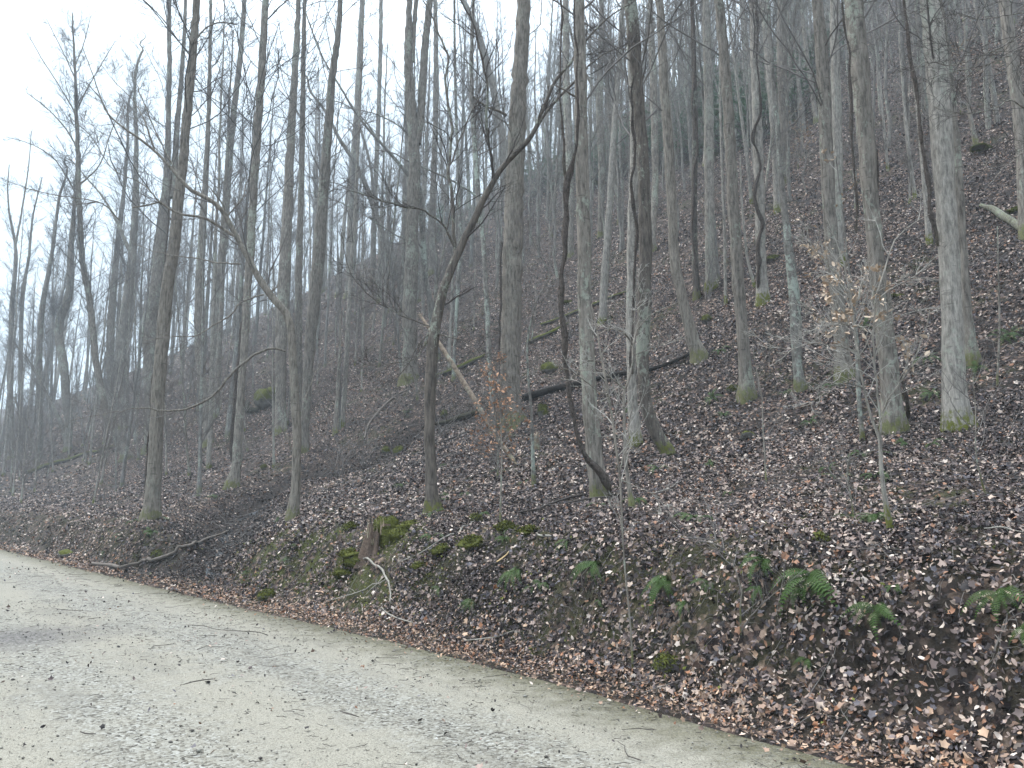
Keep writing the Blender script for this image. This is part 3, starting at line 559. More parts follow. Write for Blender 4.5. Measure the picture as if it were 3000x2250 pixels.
TR = [
 # name, label, path, branches, kwargs
 ('forest_tree', 'tall lighter brown trunk left of the gully with dark vine up its left side', 'D735,1195,78 D750,1000,70 D760,750,62 D775,500,60 D795,250,58 D815,60,56 A845,1220,52 A865,1000,48 A890,800,44 A905,600,42 A925,400,40 A940,200,37 A957,-10,33',
   [('A955,190,8 A1010,130,8 A1080,108,7 A1150,120,5', 1, 8)], dict(mat='barkbrown', auto=(8, .35, 2.6), seed=1, sides=18)),
 ('forest_tree', 'grey trunk close behind the vine covered brown one, splitting into two straight stems', 'D740,860,72 D735,500,70 D735,180,66 A760,1400,62 A775,1250,60 A792,1080,56 A808,930,44 A815,700,26 A822,400,22 A822,0,18',
   [('A830,960,32 A848,840,28 A858,650,26 A880,400,22 A897,150,18 A902,-20,15', 1, 10)], dict(mat='bark', auto=(16, .4, 3), seed=2)),
 ('forest_tree', 'crooked grey trunk wrapped by a thick dark vine beside the gully', 'D1128,1040,62 D1148,950,48 D1155,800,44 D1165,650,38 D1178,500,35 D1190,300,34 D1200,120,34 A1215,1250,38 A1235,900,38 A1255,600,38 A1275,300,36 A1293,-10,32', (), dict(mat='bark', auto=(12, .4, 2.6), seed=3)),
 ('leaning_tree', 'slim mossy tree whose upper stem bends sharply left with long bare limbs', 'D1422,1195,58 D1437,1050,46 D1443,850,43 D1432,600,42 D1420,400,38 D1410,260,36 A1395,1530,36 A1350,1475,35 A1300,1415,33 A1250,1340,31 A1200,1240,27 A1150,1150,25 A1110,1070,24 A1070,1010,22 A1000,960,20 A930,925,18 A870,865,16 A800,780,14 A700,690,12 A600,620,10 A530,560,8 A480,450,6 A440,330,4 A400,230,3',
   [('A1150,1152,17 A1060,1100,15 A1000,1062,14 A900,1045,12 A830,1020,11 A780,985,9 A700,1000,8 A640,1010,7', -.8, 8),
    ('A580,1070,6 A500,990,6 A380,965,5 A200,935,4 A60,890,3 A0,860,2', -1, 12, -.6), ('A780,985,8 A700,900,5 A560,830,4 A430,650,4 A330,560,3', -.5, 12, -.6),
    ('A1282,1432,8 A1210,1452,8 A1160,1480,8 A1120,1530,8 A1040,1580,7 A960,1625,6 D830,310,4 D700,330,3', -1.4, 10), ('D1388,380,10 D1340,368,10 D1270,380,11 D1200,425,12 D1130,485,12 D1060,570,11 D1010,615,11 D960,640,10 D860,668,9 D780,667,8 D700,657,6 D600,668,4 D480,690,3 D330,720,2', -1.2, 12),
    ('A1170,1283,8 A1050,1275,7 A950,1255,6 A870,1245,5 A780,1230,4 A640,1180,3', .6, 8), ('A1100,1060,9 A1130,1020,7 A1180,960,6 A1200,880,4 A1260,820,3', .6, 6), ('A1120,1075,8 A1060,960,8 A1010,900,4 A860,800,3', -.5, 6),
    ('A1310,1420,9 A1350,1385,7 A1352,1370,4', 0, 0), ('D1420,860,9 D1395,800,8 D1368,755,6', 0, 0), ('A750,725,9 A690,560,6 A640,480,4 A560,400,3 A480,300,2', .8, 10), ('A880,880,9 A760,650,6 A700,500,5 A640,350,3', 1, 10), ('D1470,640,5 D1500,560,4 D1560,440,3', .6, 5)],
   dict(mat='barkbrown', auto=(10, .45, 1.8), top=0, seed=4)),
 ('forest_tree', 'straight grey trunk rising just behind the tree that bends left', 'D1365,775,58 D1362,600,52 D1365,400,52 D1372,200,54 A1385,1300,55 A1398,1000,48 A1412,700,40 A1430,400,35 A1452,-10,22', (), dict(mat='bark', auto=(14, .4, 3), seed=5)),
 ('forest_tree', 'thick straight trunk just right of the tree that bends left', 'D1478,875,44 D1490,600,44 D1505,350,50 D1525,150,56 A1545,1300,57 A1562,1080,54 A1578,850,48 A1597,600,42 A1612,400,36 A1645,150,28 A1655,-10,24', (), dict(mat='bark', auto=(14, .4, 3), seed=6)),
 ('forest_tree', 'thinner straight grey trunk left of the stem that leans over the ridge', 'D1450,700,34 D1450,300,34 A1450,1400,34 A1462,1000,30 A1472,500,26 A1482,-10,18', (), dict(auto=(12, .45, 2.6), seed=7)),
 ('forest_tree', 'pale mossy footed trunk midway between the two vine wrapped trunks', 'D1015,830,50 D1002,700,42 D985,550,40 D968,380,40 D970,100,42 A985,1100,36 A1000,850,26 A1012,600,22 A1022,200,16 A1026,-10,14', (), dict(auto=(14, .45, 2.6), seed=8)),
 ('forest_tree', 'straight grey trunk left of the crooked vine wrapped one, its foot hidden by slope', 'D1050,640,38 D1055,350,40 D1065,100,42 A1080,1250,40 A1105,900,35 A1130,600,30 A1165,300,25 A1190,-10,20', (), dict(auto=(14, .4, 2.8), seed=9)),
 ('leaning_tree', 'left hand tree with foot leaning out of the slope and a tapering many branched top', 'D618,905,55 D590,840,44 D555,770,40 D515,680,34 D490,560,32 D465,420,30 D450,250,30 D430,100,29 A405,1300,28 A390,1100,25 A383,900,23 A378,700,20 A370,520,16 A365,350,12 A357,200,9 A350,60,5',
   [('A400,1010,10 A330,870,7 A250,760,5 A150,700,4 A30,665,3', -1, 14), ('A385,900,10 A470,820,6 A540,640,5 A600,500,4', .8, 12), ('A378,720,9 A300,600,6 A220,520,5 A130,450,3', -.6, 14), ('A372,560,8 A290,420,5 A200,280,4 A150,190,3', -.5, 12), ('A372,540,8 A430,420,5 A500,300,4 A560,200,3', .5, 12), ('A365,380,7 A300,240,4 A225,90,3', -.3, 10), ('A362,330,6 A410,200,4 A440,80,3', .3, 10)],
   dict(auto=(22, .35, 2.4), top=0, seed=10, mat='bark', n2=8)),
 ('forest_tree', 'stem with a forking top in front of the leftmost sky gap', 'D600,760,48 D600,500,48 D605,250,50 A620,1450,48 A645,1220,38 A660,950,28 A662,700,20 A690,250,10', [('A640,1240,22 A590,1130,18 A560,1060,14 A500,960,9 A400,840,6 A330,760,4', .5, 14)], dict(auto=(22, .35, 2.8), top=2, seed=11)),
 ('forest_tree', 'plain grey stem second right of the leaning many branched tree', 'D540,730,36 D535,400,36 A545,1500,36 A570,1200,28 A600,950,18 A620,700,14 A640,450,8', (), dict(auto=(20, .4, 2.6), top=1.5, seed=12)),
 ('forest_tree', 'grey stem just left of the leaning many branched tree', 'D330,860,34 D315,500,38 D300,200,40 A320,1480,38 A345,1200,28 A362,1000,16 A368,860,9', (), dict(auto=(18, .4, 2.2), top=1, seed=13)),
 ('forest_tree', 'slim stem rising among the haze near the left edge', 'D190,900,28 D190,500,27 A205,1500,26 A250,1250,18 A290,950,12 A318,800,7', (), dict(auto=(16, .4, 2.2), top=1, seed=14)),
 ('forest_tree', 'slim forked stem closest to the left edge of the woods', 'D50,900,26 D50,500,25 A58,1500,24 A75,1200,15 A45,1030,9 A38,900,6 A45,800,4', [('A78,1180,10 A110,1000,8 A140,800,5 A152,640,3', .4, 8)], dict(auto=(12, .4, 2), top=0, seed=15)),
 ('forest_tree', 'slim straight stem second from the left edge of the woods', 'D95,880,22 D100,450,20 A115,1400,18 A140,1250,12 A160,1050,8 A205,860,4', (), dict(auto=(14, .4, 1.8), top=0, seed=16)),
 ('forest_tree', 'huge straight trunk in the middle with ridged brown bark and mossy foot', 'E828,725,120 E824,640,104 E822,500,99 E825,300,98 E828,100,96 B832,1250,94 B838,1050,90 B846,850,86 B856,600,80 B868,380,76 B880,150,70 B887,-10,65',
   [('B800,560,16 B770,540,12 B710,520,10 B640,470,9', -1, 4)], dict(mat='barkbrown', auto=(6, .4, 3), seed=20, sides=22, flare=.3)),
 ('forked_tree', 'front centre forked tree with dark upper limb sweeping up to the right', 'E447,1170,66 E440,1080,58 E432,900,54 E428,700,54 E435,480,58 E447,330,54 E475,160,46 E510,40,40 B545,1280,37 B580,1200,35 B640,1080,32 B700,950,30 B745,870,28 B830,760,25 B920,670,22 B960,580,18 B1000,480,16 B1050,380,14 B1120,300,12 B1180,210,10 B1250,130,8 B1330,60,6 B1420,10,4',
   [('B925,665,13 B1000,540,13 B1100,430,12 B1180,350,9 B1240,285,6 B1350,230,4 B1500,160,3', .9, 12), ('B742,868,13 B738,830,13 B730,750,13 B710,650,13 B705,550,12 B716,450,12 B690,330,11 B660,180,10 B640,110,8 B590,20,7 B560,-60,5', -.5, 16),
    ('B552,1230,17 B545,1100,16 B540,960,16 B520,850,15 B530,740,14 B535,620,13 B515,470,12 B510,350,12 B520,290,11 B480,180,9 B420,40,7 B380,-40,5', .6, 18), ('B548,1200,12 B500,1100,10 B440,1050,9 B400,1022,8 B300,1005,7 B150,960,5 B0,910,3', -1.0, 14),
    ('B520,830,9 B560,720,8 B620,570,7 B700,430,5', .6, 10), ('B1050,380,9 B1100,320,8 B1160,230,7 B1190,100,5 B1150,60,3', .5, 8), ('E455,290,9 E520,310,5 E600,330,4 E740,450,3', -.8, 6), ('E420,330,7 E350,420,5 E250,440,4 E100,450,3', -.8, 10), ('B450,1590,6 E300,210,6 E180,140,5 E60,30,4 B0,1130,3', -1, 12), ('E425,300,7 E370,350,6 E330,440,5 E240,540,3', -.6, 8)],
   dict(mat='darkbrown', tmat='twigdark', auto=(5, .4, 1.4), top=0, seed=21, flare=.55, sides=18)),
 ('lichen_tree', 'slender lichen spotted stem crossing behind the front forked tree with limbs to the left', 'E470,420,30 E455,300,30 E440,220,30 E425,110,28 B412,1380,28 B400,1230,29 B392,1080,30 B385,980,30 B372,900,24 B335,860,18 B250,760,16 B170,670,14 B100,590,12 B40,500,11 B0,430,10 A1590,320,8 A1520,160,7 A1480,-10,6',
   [('B405,1220,11 B380,1190,9 B300,1160,8 B180,1090,6 B50,1010,5 A1560,950,4 A1400,900,2', -1.2, 14), ('B398,1025,9 B300,1000,8 B150,960,6 B0,900,5 A1500,860,3', -.8, 12), ('B380,960,13 B360,800,14 B345,700,12 B310,640,8 B180,560,6 B0,520,4', .5, 14), ('B180,680,8 B90,560,7 B0,500,5 A1500,480,3', .4, 10),
    ('B655,950,11 B560,890,10 B480,850,9 B400,815,8 B330,785,7 B240,740,6 B160,730,4', -.3, 0, .2)],
   dict(mat='lichen', auto=(0, .4, 1.6), top=3, seed=22, flare=.1, tmat='twigdark')),
 ('forked_tree', 'large grey tree with twin upright stems left of centre', 'E335,520,82 E332,380,70 E330,200,68 B335,1450,68 B342,1200,62 B350,980,58 B358,800,56 B350,640,54 B335,480,50 B325,300,42 B328,100,32 B332,-10,28',
   [('B368,700,40 B385,560,40 B395,400,38 B405,250,36 B422,80,33 B432,-20,30', .3, 6), ('B345,300,22 B355,120,22 B365,-20,20', .2, 3)], dict(auto=(12, .4, 3), seed=23, sides=18)),
 ('dead_leaning_tree', 'bare dead pole leaning left across the slope beside the huge trunk', 'E842,925,19 E800,862,22 E742,772,27 E680,670,28 E600,540,25 E500,380,22 E440,290,18 E380,200,12', [('E842,925,12 E870,928,10 E905,932,5', -.3, 0)], dict(mat='wood_dead', top=0, auto=(0, 0, 0), seed=24, flare=0, cat='dead tree', drift=1.5)),
 ('lichen_tree', 'slender pale lichen tree just left of the huge trunk', 'E742,775,32 E738,620,28 E722,450,26 E712,250,24 E702,60,22 B690,1180,21 B675,1050,20 B662,900,25 B645,650,22 B632,350,20 B640,-10,16', (), dict(mat='lichen', auto=(14, .4, 2.4), seed=25)),
 ('lichen_tree', 'thin straight pale stem between the front forked tree and the huge trunk', 'E545,525,16 E553,300,16 E567,60,18 B576,1250,18 B570,900,15 B556,500,14 B550,-10,11', (), dict(mat='lichen', auto=(10, .5, 2), seed=26)),
 ('sapling', 'thin mottled sapling standing right of the dead leaning pole', 'E937,1038,22 E932,950,19 E928,800,17 E922,650,14 E908,500,11 E905,330,9 E930,200,8 E960,110,7 E1010,20,6 B960,1230,5 B915,1130,4 B905,1050,3', [('E925,330,7 E945,130,6 E940,60,5', .3, 6)], dict(mat='lichen', auto=(12, .3, 1.2), top=0, seed=27, flare=.2)),
 ('sapling', 'very thin straight sapling at the bank top below the dead leaning pole', 'E772,1218,9 E776,1050,8 E779,850,6 E770,650,5 E760,520,4', (), dict(mat='bark', auto=(8, .4, .7), top=0, seed=28, flare=.2, leafy=160, lmat='dryorange')),
 ('forest_tree', 'straight grey trunk whose foot is held by a thick looping vine', 'E1262,1100,92 E1245,980,84 E1228,850,80 E1210,650,78 E1198,450,72 E1188,250,70 E1178,50,66 B1182,1200,66 B1172,950,62 B1166,700,60 B1164,400,60 B1160,200,57 B1155,-10,50',
   [('B1140,470,10 B1100,450,9 B1060,425,7 B1000,420,4', -.6, 3)], dict(mat='bark', auto=(8, .4, 2.6), seed=29, sides=18, flare=.25)),
 ('forest_tree', 'straight trunk standing just behind the tree with the curved foot', 'E1430,835,72 E1420,700,52 E1412,500,46 E1406,300,44 E1408,50,48 B1412,1150,44 B1420,900,42 B1425,650,40 B1410,300,36 B1395,-10,30', (), dict(mat='barkpale', auto=(10, .4, 2.6), flare=.1, seed=30, sides=16)),
 ('forest_tree', 'trunk with strongly curved mossy foot right of centre', 'E1595,885,66 E1560,830,64 E1515,740,62 E1482,640,60 E1466,500,60 E1466,300,66 E1472,100,66 B1478,1200,62 B1472,950,56 B1462,700,54 B1446,500,56 B1430,300,60 B1415,100,60 B1402,-10,58', (), dict(mat='darkbrown', auto=(8, .4, 2.6), flare=.12, seed=31, sides=18)),
 ('forest_tree', 'mid distance trunk behind the limb of the front forked tree', 'B1115,1250,34 B1112,900,34 B1105,650,36 B1095,450,38 B1092,200,32 B1090,-10,28', (), dict(auto=(12, .4, 3), seed=32)),
 ('forest_tree', 'distant trunk above the evergreen bushes, left of the curved foot tree', 'B1262,1150,30 B1265,800,33 B1256,500,34 B1262,200,26 B1266,-10,22', [('B1258,500,18 B1200,380,14 B1150,280,12 B1100,100,9', .4, 8)], dict(auto=(12, .4, 3), seed=33)),
 ('leaning_tree', 'smooth curved trunk leaning left behind the huge trunk', 'B815,1050,36 B800,800,36 B780,650,36 B755,520,34 B725,380,32 B690,240,30 B650,120,27 B600,20,24 B585,-10,22', (), dict(mat='barkbrown', auto=(8, .5, 2.6), seed=34)),
 ('forest_tree', 'straight distant trunk between the twin stem tree and front limb', 'B440,1330,32 B443,1000,30 B455,700,28 B460,300,25 B456,-10,20', (), dict(auto=(12, .4, 3), seed=35)),
 ('forest_tree', 'thin dark trunk directly left of the twin stem tree', 'B300,1420,28 B305,1100,26 B318,700,20 B322,400,12', (), dict(auto=(12, .4, 2.6), top=4, seed=36)),
 ('forest_tree', 'tall trunk at the left end of the open ridge skyline', 'B38,1440,38 B42,1250,36 B52,950,34 B72,600,30 B88,250,24 B100,-10,18', (), dict(auto=(14, .35, 3), seed=37)),
 ('forest_tree', 'second trunk on the open ridge skyline beside the pale leaves', 'B150,1380,28 B158,1100,26 B175,700,22 B190,250,20 B194,-10,18', (), dict(auto=(14, .35, 3), seed=38)),
 ('leaning_tree', 'crooked trunk leaning left over the open ridge skyline', 'B268,1330,30 B240,1230,28 B195,1120,26 B150,990,25 B110,880,24 B60,780,22 B0,690,18 A1580,540,14 A1500,420,11', [('B150,990,14 B148,850,13 B110,680,12 B70,560,10', .4, 10)], dict(mat='barkbrown', auto=(10, .4, 2.6), top=4, seed=39)),
 ('forest_tree', 'straight pale grey trunk right of the evergreen bushes', 'C140,1405,56 C134,1280,46 C130,1000,46 C128,700,46 C125,400,42 C118,200,38 C114,-10,32', (), dict(mat='barkpale', auto=(8, .4, 2.6), seed=40)),
 ('leaning_tree', 'trunk with bent mossy foot at the upper end of the long black log', 'F85,420,72 F60,350,62 F25,230,54 E1650,90,50 B1625,1300,48 B1605,1000,46 B1590,700,46 B1570,400,42 B1545,-10,36', (), dict(mat='barkbrown', auto=(8, .4, 2.6), seed=41)),
 ('forest_tree', 'narrow dark vine draped trunk left of the pale grey trunk', 'C70,1455,34 C60,1250,30 C55,1000,28 C60,700,27 C58,450,24 C52,200,22 C45,-10,20', (), dict(mat='barkdark', auto=(8, .4, 2.6), seed=42)),
 ('forest_tree', 'smooth straight trunk with lichen foot left of the leafy sapling', 'F312,612,78 F306,500,62 F292,300,56 F278,120,56 C272,1400,58 C255,1150,56 C240,850,52 C222,550,50 C205,300,50 C175,-10,42', (), dict(mat='bark', auto=(8, .4, 2.6), seed=43, sides=16)),
 ('forest_tree', 'pale trunk with a wavy black vine hanging down it', 'C392,1475,62 C385,1350,52 C378,1150,48 C372,900,46 C362,600,46 C352,300,42 C345,-10,38', (), dict(mat='barkpale', auto=(8, .4, 2.6), seed=44)),
 ('lichen_tree', 'lichen covered narrow tree with mossy foot and bare lower stem', 'F572,575,50 F560,460,42 F552,300,56 F545,150,54 F530,0,46 C512,1180,40 C492,1000,30 C474,800,24 C460,600,22 C440,400,22 C428,200,18 C412,-10,14', (), dict(mat='lichen', auto=(10, .35, 2), seed=45)),
 ('forest_tree', 'pale straight trunk behind the narrow lichen covered tree', 'C462,1030,34 C450,750,34 C432,450,38 C412,200,38 C392,-10,36', (), dict(mat='barkpale', auto=(8, .4, 2.6), seed=46)),
 ('forest_tree', 'thick grey trunk just left of the thin leafy saplings', 'F790,515,78 F775,380,68 F762,200,68 F745,50,66 C728,1250,65 C715,1050,62 C702,800,60 C695,600,60 C682,350,60 C668,180,57 C655,-10,50', (), dict(mat='bark', auto=(8, .4, 2.6), seed=47, sides=16)),
 ('forest_tree', 'pale trunk close behind and right of the thick grey trunk', 'C762,1290,50 C755,1000,46 C752,700,45 C745,400,43 C738,200,40 C735,-10,35', (), dict(mat='barkpale', auto=(8, .4, 2.6), seed=48)),
 ('forest_tree', 'big mossy footed trunk with dark vines, second large trunk from the right', 'F1025,775,100 F1020,680,92 F1005,500,88 F985,330,84 F970,130,80 C955,1380,78 C930,1150,75 C908,900,74 C892,650,76 C878,480,80 C862,320,84 C848,180,85 C830,-10,84', (), dict(mat='bark', auto=(8, .4, 2.4), seed=49, sides=20, flare=.35)),
 ('forest_tree', 'biggest straight trunk on the right with swollen bright mossy foot', 'F1335,765,118 F1330,680,108 F1320,500,102 F1310,300,98 F1302,100,93 C1298,1320,92 C1285,1100,92 C1268,850,94 C1255,600,98 C1242,400,100 C1225,200,95 C1195,-10,80', (), dict(mat='barkpale', auto=(10, .4, 2.4), seed=50, sides=22, flare=.42)),
 ('forest_tree', 'slimmer trunk half hidden behind the biggest trunk on the right', 'F1405,455,68 F1392,300,50 F1375,100,44 C1362,1250,42 C1348,1000,40 C1328,700,38 C1305,450,36 C1275,200,36 C1245,-10,34', (), dict(mat='bark', auto=(8, .4, 2.4), seed=51)),
 ('forest_tree', 'thin pale stem left of the biggest trunk with a vine hanging past it', 'C1200,1190,28 C1185,1000,26 C1160,700,24 C1135,450,20 C1105,250,16 C1085,-10,12', (), dict(mat='barkpale', auto=(8, .4, 2), seed=52)),
 ('forest_tree', 'trunk entering the picture at the upper right corner', 'C1668,1150,52 C1655,900,50 C1640,650,50 C1615,400,54 C1585,150,54 C1560,-10,46', (), dict(mat='bark', auto=(8, .4, 2.4), seed=53)),
 ('forest_tree', 'straight trunk far up between the curved foot tree and the pale grey trunk', 'B1515,1220,30 B1525,900,32 B1520,500,34 B1510,200,28 B1500,-10,24', (), dict(mat='bark', auto=(8, .4, 2.6), seed=54)),
 ('forest_tree', 'distant straight trunk above the bent foot tree', 'B1605,900,36 B1590,700,40 B1570,500,38 B1555,200,32 B1545,-10,28', (), dict(mat='bark', auto=(8, .4, 2.6), seed=55)),
]
for (nm, lb, path, br, kw) in TR:
    traced(nm, lb, path, br, **kw)

traced('forest_tree', 'tree outside the right edge whose thin dark boughs reach in', 'F1900,700,40 F1895,300,38 F1890,0,36 C1885,900,34 C1880,500,32 C1870,100,28',
  [('C1878,420,8 C1659,520,7 C1600,490,6 C1500,530,5 C1400,548,5 C1300,540,4 C1220,518,3', -1.0, 8), ('C1878,180,9 C1740,200,8 C1659,235,7 C1560,280,6 C1420,330,5 C1300,350,4 C1160,400,3', -1.2, 10), ('C1875,60,10 C1750,110,9 C1659,165,8 C1560,220,7 C1440,275,6 C1300,320,5 C1200,300,4 C1100,350,3', -1.4, 10),
   ('C1880,640,7 C1750,700,6 C1659,740,5 C1580,800,4 C1480,900,3', -1, 8), ('F1895,200,8 F1760,280,6 F1659,330,5 F1560,360,3', -.8, 6), ('C1875,0,8 C1700,50,6 C1560,80,5 C1420,90,4 C1300,60,3', -1.2, 8)], mat='bark', tmat='twigdark', auto=(10, .4, 2), seed=56)
# saplings in front
traced('sapling', 'thin pale sapling with a fern at its foot, forking into many white twigs', 'F1018,1278,30 F1003,1210,26 F985,1100,22 F970,1000,20 F962,900,18 F957,800,17 F940,770,12 F910,680,11 F880,560,10 F855,420,10 F838,260,10 F815,120,8 C790,1300,6 C740,1160,4 C700,1060,3',
  [('F958,800,12 F970,700,11 F950,560,10 F932,430,10 F935,250,9 F945,80,9 C985,1280,7 C1030,1180,6 C1100,1100,4 C1200,1040,3', -.3, 12), ('F970,680,9 F1010,610,8 F1080,510,7 F1140,390,6 F1180,260,4 F1200,180,3', -.5, 8), ('F945,100,7 F880,190,7 F845,220,6', .2, 3),
   ('F838,260,8 F740,240,5 F650,200,4 F560,130,3', -.4, 10), ('F850,380,7 F760,360,5 F640,340,4 F500,370,3 F380,330,2', -.6, 10), ('F835,250,7 F900,280,5 F980,300,4 F1060,330,3', -.3, 8), ('F815,130,7 F780,40,5 C720,1300,4 C620,1200,3 C560,1150,2', -.5, 12), ('F850,420,7 F800,470,4 F720,540,3', -.5, 6), ('F838,180,7 F860,60,6 C880,1340,5 C930,1280,4', .3, 8),
   ('F950,90,7 F1020,50,5 F1150,20,4 F1270,40,3', -.4, 8), ('F880,560,6 F790,530,4 F660,600,3 F580,650,2', -.5, 6)], mat='barkpale', tmat='twigpale', auto=(7, .45, .8), n2=4, n3=3, top=0, seed=60, flare=.25, cat='sapling', leafy=240)
traced('sapling', 'mottled slender stem standing just behind the white twigged sapling', 'F876,822,22 F868,740,20 F857,620,21 F852,480,22 F845,320,20 F832,180,16 F820,60,13 C800,1250,10 C780,1050,8 C760,900,6 C745,760,4', (), mat='lichen', tmat='twigpale', auto=(5, .35, .9), n2=4, n3=3, top=0, seed=61, flare=.2, cat='sapling', leafy=160)
traced('sapling', 'pale twiggy sapling before the curved foot tree, mossy foot', 'E1415,1155,26 E1402,1060,20 E1385,950,18 E1378,800,16 E1374,680,13 E1376,560,12 E1405,500,12 E1418,430,12 E1418,350,13 E1425,300,7 E1470,230,6 E1550,180,5 E1640,140,3',
  [('E1418,350,9 E1395,315,9 E1340,270,6 E1270,280,5 E1220,320,4 E1170,400,3', -.5, 6), ('E1376,560,8 E1345,540,8 E1290,490,7 E1220,470,5 E1120,470,3', -.5, 5), ('E1422,330,6 E1425,180,5 E1440,60,4 B1440,1290,3', .2, 8), ('E1420,400,6 E1520,360,5 E1600,330,4 E1655,320,3', -.3, 8), ('E1378,820,5 E1300,760,4 E1200,640,3', -.4, 8)],
  mat='bark', tmat='twigpale', auto=(5, .4, .7), n2=4, n3=3, top=0, seed=62, flare=.3, cat='sapling')
traced('sapling', 'thin front sapling rising from the ditch through the whole bank', 'H1890,1035,13 H1885,900,12 H1870,700,11 H1845,450,11 H1825,200,11 E1362,1150,10 E1355,1000,10 E1335,850,12 E1315,700,11 E1285,520,10 E1262,400,9 E1240,270,7 E1215,150,4',
  [('E1355,960,8 E1385,850,7 E1400,740,6 E1420,640,4', .2, 5), ('E1300,600,6 E1200,540,5 E1130,480,4 E1040,450,3', -.4, 4), ('E1350,1000,6 E1450,1040,4 E1560,1100,3 E1640,1160,2', -.4, 5), ('E1270,430,6 E1180,420,4 E1140,520,3', -.2, 3)],
  mat='bark', tmat='twigpale', auto=(5, .45, .6), n2=4, n3=3, top=0, seed=63, flare=.2, cat='sapling')
traced('sapling', 'orange leaved beech sapling beneath the huge trunk', 'E760,1000,10 E762,900,9 E755,780,8 E745,650,7 E735,520,5 E730,420,4', [('E757,790,5 E690,750,4 E620,740,3 E560,800,2', -.4, 8), ('E757,800,5 E850,790,4 E960,800,3 E1030,800,2', -.4, 8), ('E745,650,5 E680,620,4 E600,630,3', -.3, 8), ('E740,560,4 E790,500,3 E830,540,2', .2, 6)], mat='bark', tmat='twig', auto=(16, .2, .8), top=0, seed=64, flare=.2, cat='sapling', leafy=520, lmat='dryorange')
for i, (lb, p, kw) in enumerate([
  ('leafless sapling at the bank foot below the fern crowned crest', 'I380,800,9 I370,650,10 I385,540,10 I360,430,9 I335,350,6 I280,250,4 I180,160,3', dict()),
  ('thin bare sapling rising left of the rounded grey rock', 'F405,1020,9 F400,900,8 F390,760,7 F385,600,6 F360,480,5 F340,350,3', {}),
  ('bare sapling among ferns above the cut bank, leaning to the right', 'F830,1195,7 F820,1100,6 F800,960,9 F815,870,4', {}),
  ('bare thin sapling right of the biggest trunk foot', 'F1475,1090,8 F1450,1000,8 F1425,880,7 F1425,700,6 F1410,500,5', {}),
  ('slim sapling uphill near the right edge', 'F1530,560,9 F1535,400,9 F1540,200,8 F1535,50,7 C1530,1100,5', {}),
  ('white barked sapling slanting on the slope below the evergreens', 'C350,1400,14 C320,1280,14 C300,1130,13 C285,950,11 C280,750,8', dict(mat='barkpale')),
  ('pale thin stem left of the thick smooth trunk', 'C210,1480,16 C205,1200,15 C195,900,14 C185,600,12 C182,300,9', dict(mat='barkpale')),
  ('pale slanting stem high on the right hillside', 'C1130,970,18 C1115,850,18 C1095,700,17 C1080,550,15 C1065,350,11 C1050,150,8', dict(mat='barkpale')),
  ('white slim stem between the two largest right trunks', 'C998,830,14 C985,680,14 C970,520,12 C955,350,8', dict(mat='barkpale')),
  ('short mossy stem uphill right of the biggest trunk', 'C1425,700,24 C1405,600,19 C1390,500,15 C1378,300,12 C1370,100,9', dict(mat='bark')),
  ('slim dark sapling in front of the mossy outcrop left of centre', 'D1205,870,12 D1190,820,10 D1170,740,8 D1130,640,6 D1040,540,4', {}),
  ('small twisted sapling left of the front forked tree', 'E370,620,14 E360,520,12 E340,440,12 E330,380,10 E300,270,7 E280,240,6 E180,80,4 E120,-40,3', dict(n2=8)),
  ('bare sapling on the slope left of the mossy gully stones', 'D1630,785,26 D1640,600,20 D1650,400,14 D1656,200,10', {}),
  ('low leaning sapling with spreading boughs at the far left', 'D325,860,26 D300,740,24 D250,640,20 D210,560,15 D150,440,9 D60,330,5', dict(top=0, n2=10, a=26, L=3)),
  ('arching many limbed small tree at the far left verge', 'D185,935,18 D160,830,16 D110,720,12 D70,600,8', dict(a=24, L=2.5)),
 ]):
    kw = dict(kw); a_ = kw.pop('a', 5); l_ = kw.pop('L', .9); kw.setdefault('mat', 'bark'); kw.setdefault('top', 0); kw.setdefault('n2', 4); kw.setdefault('n3', 3)
    traced('sapling', lb, p, (), auto=(a_, .3, l_), seed=70+i, flare=.2, cat='sapling', sides=8, **kw)

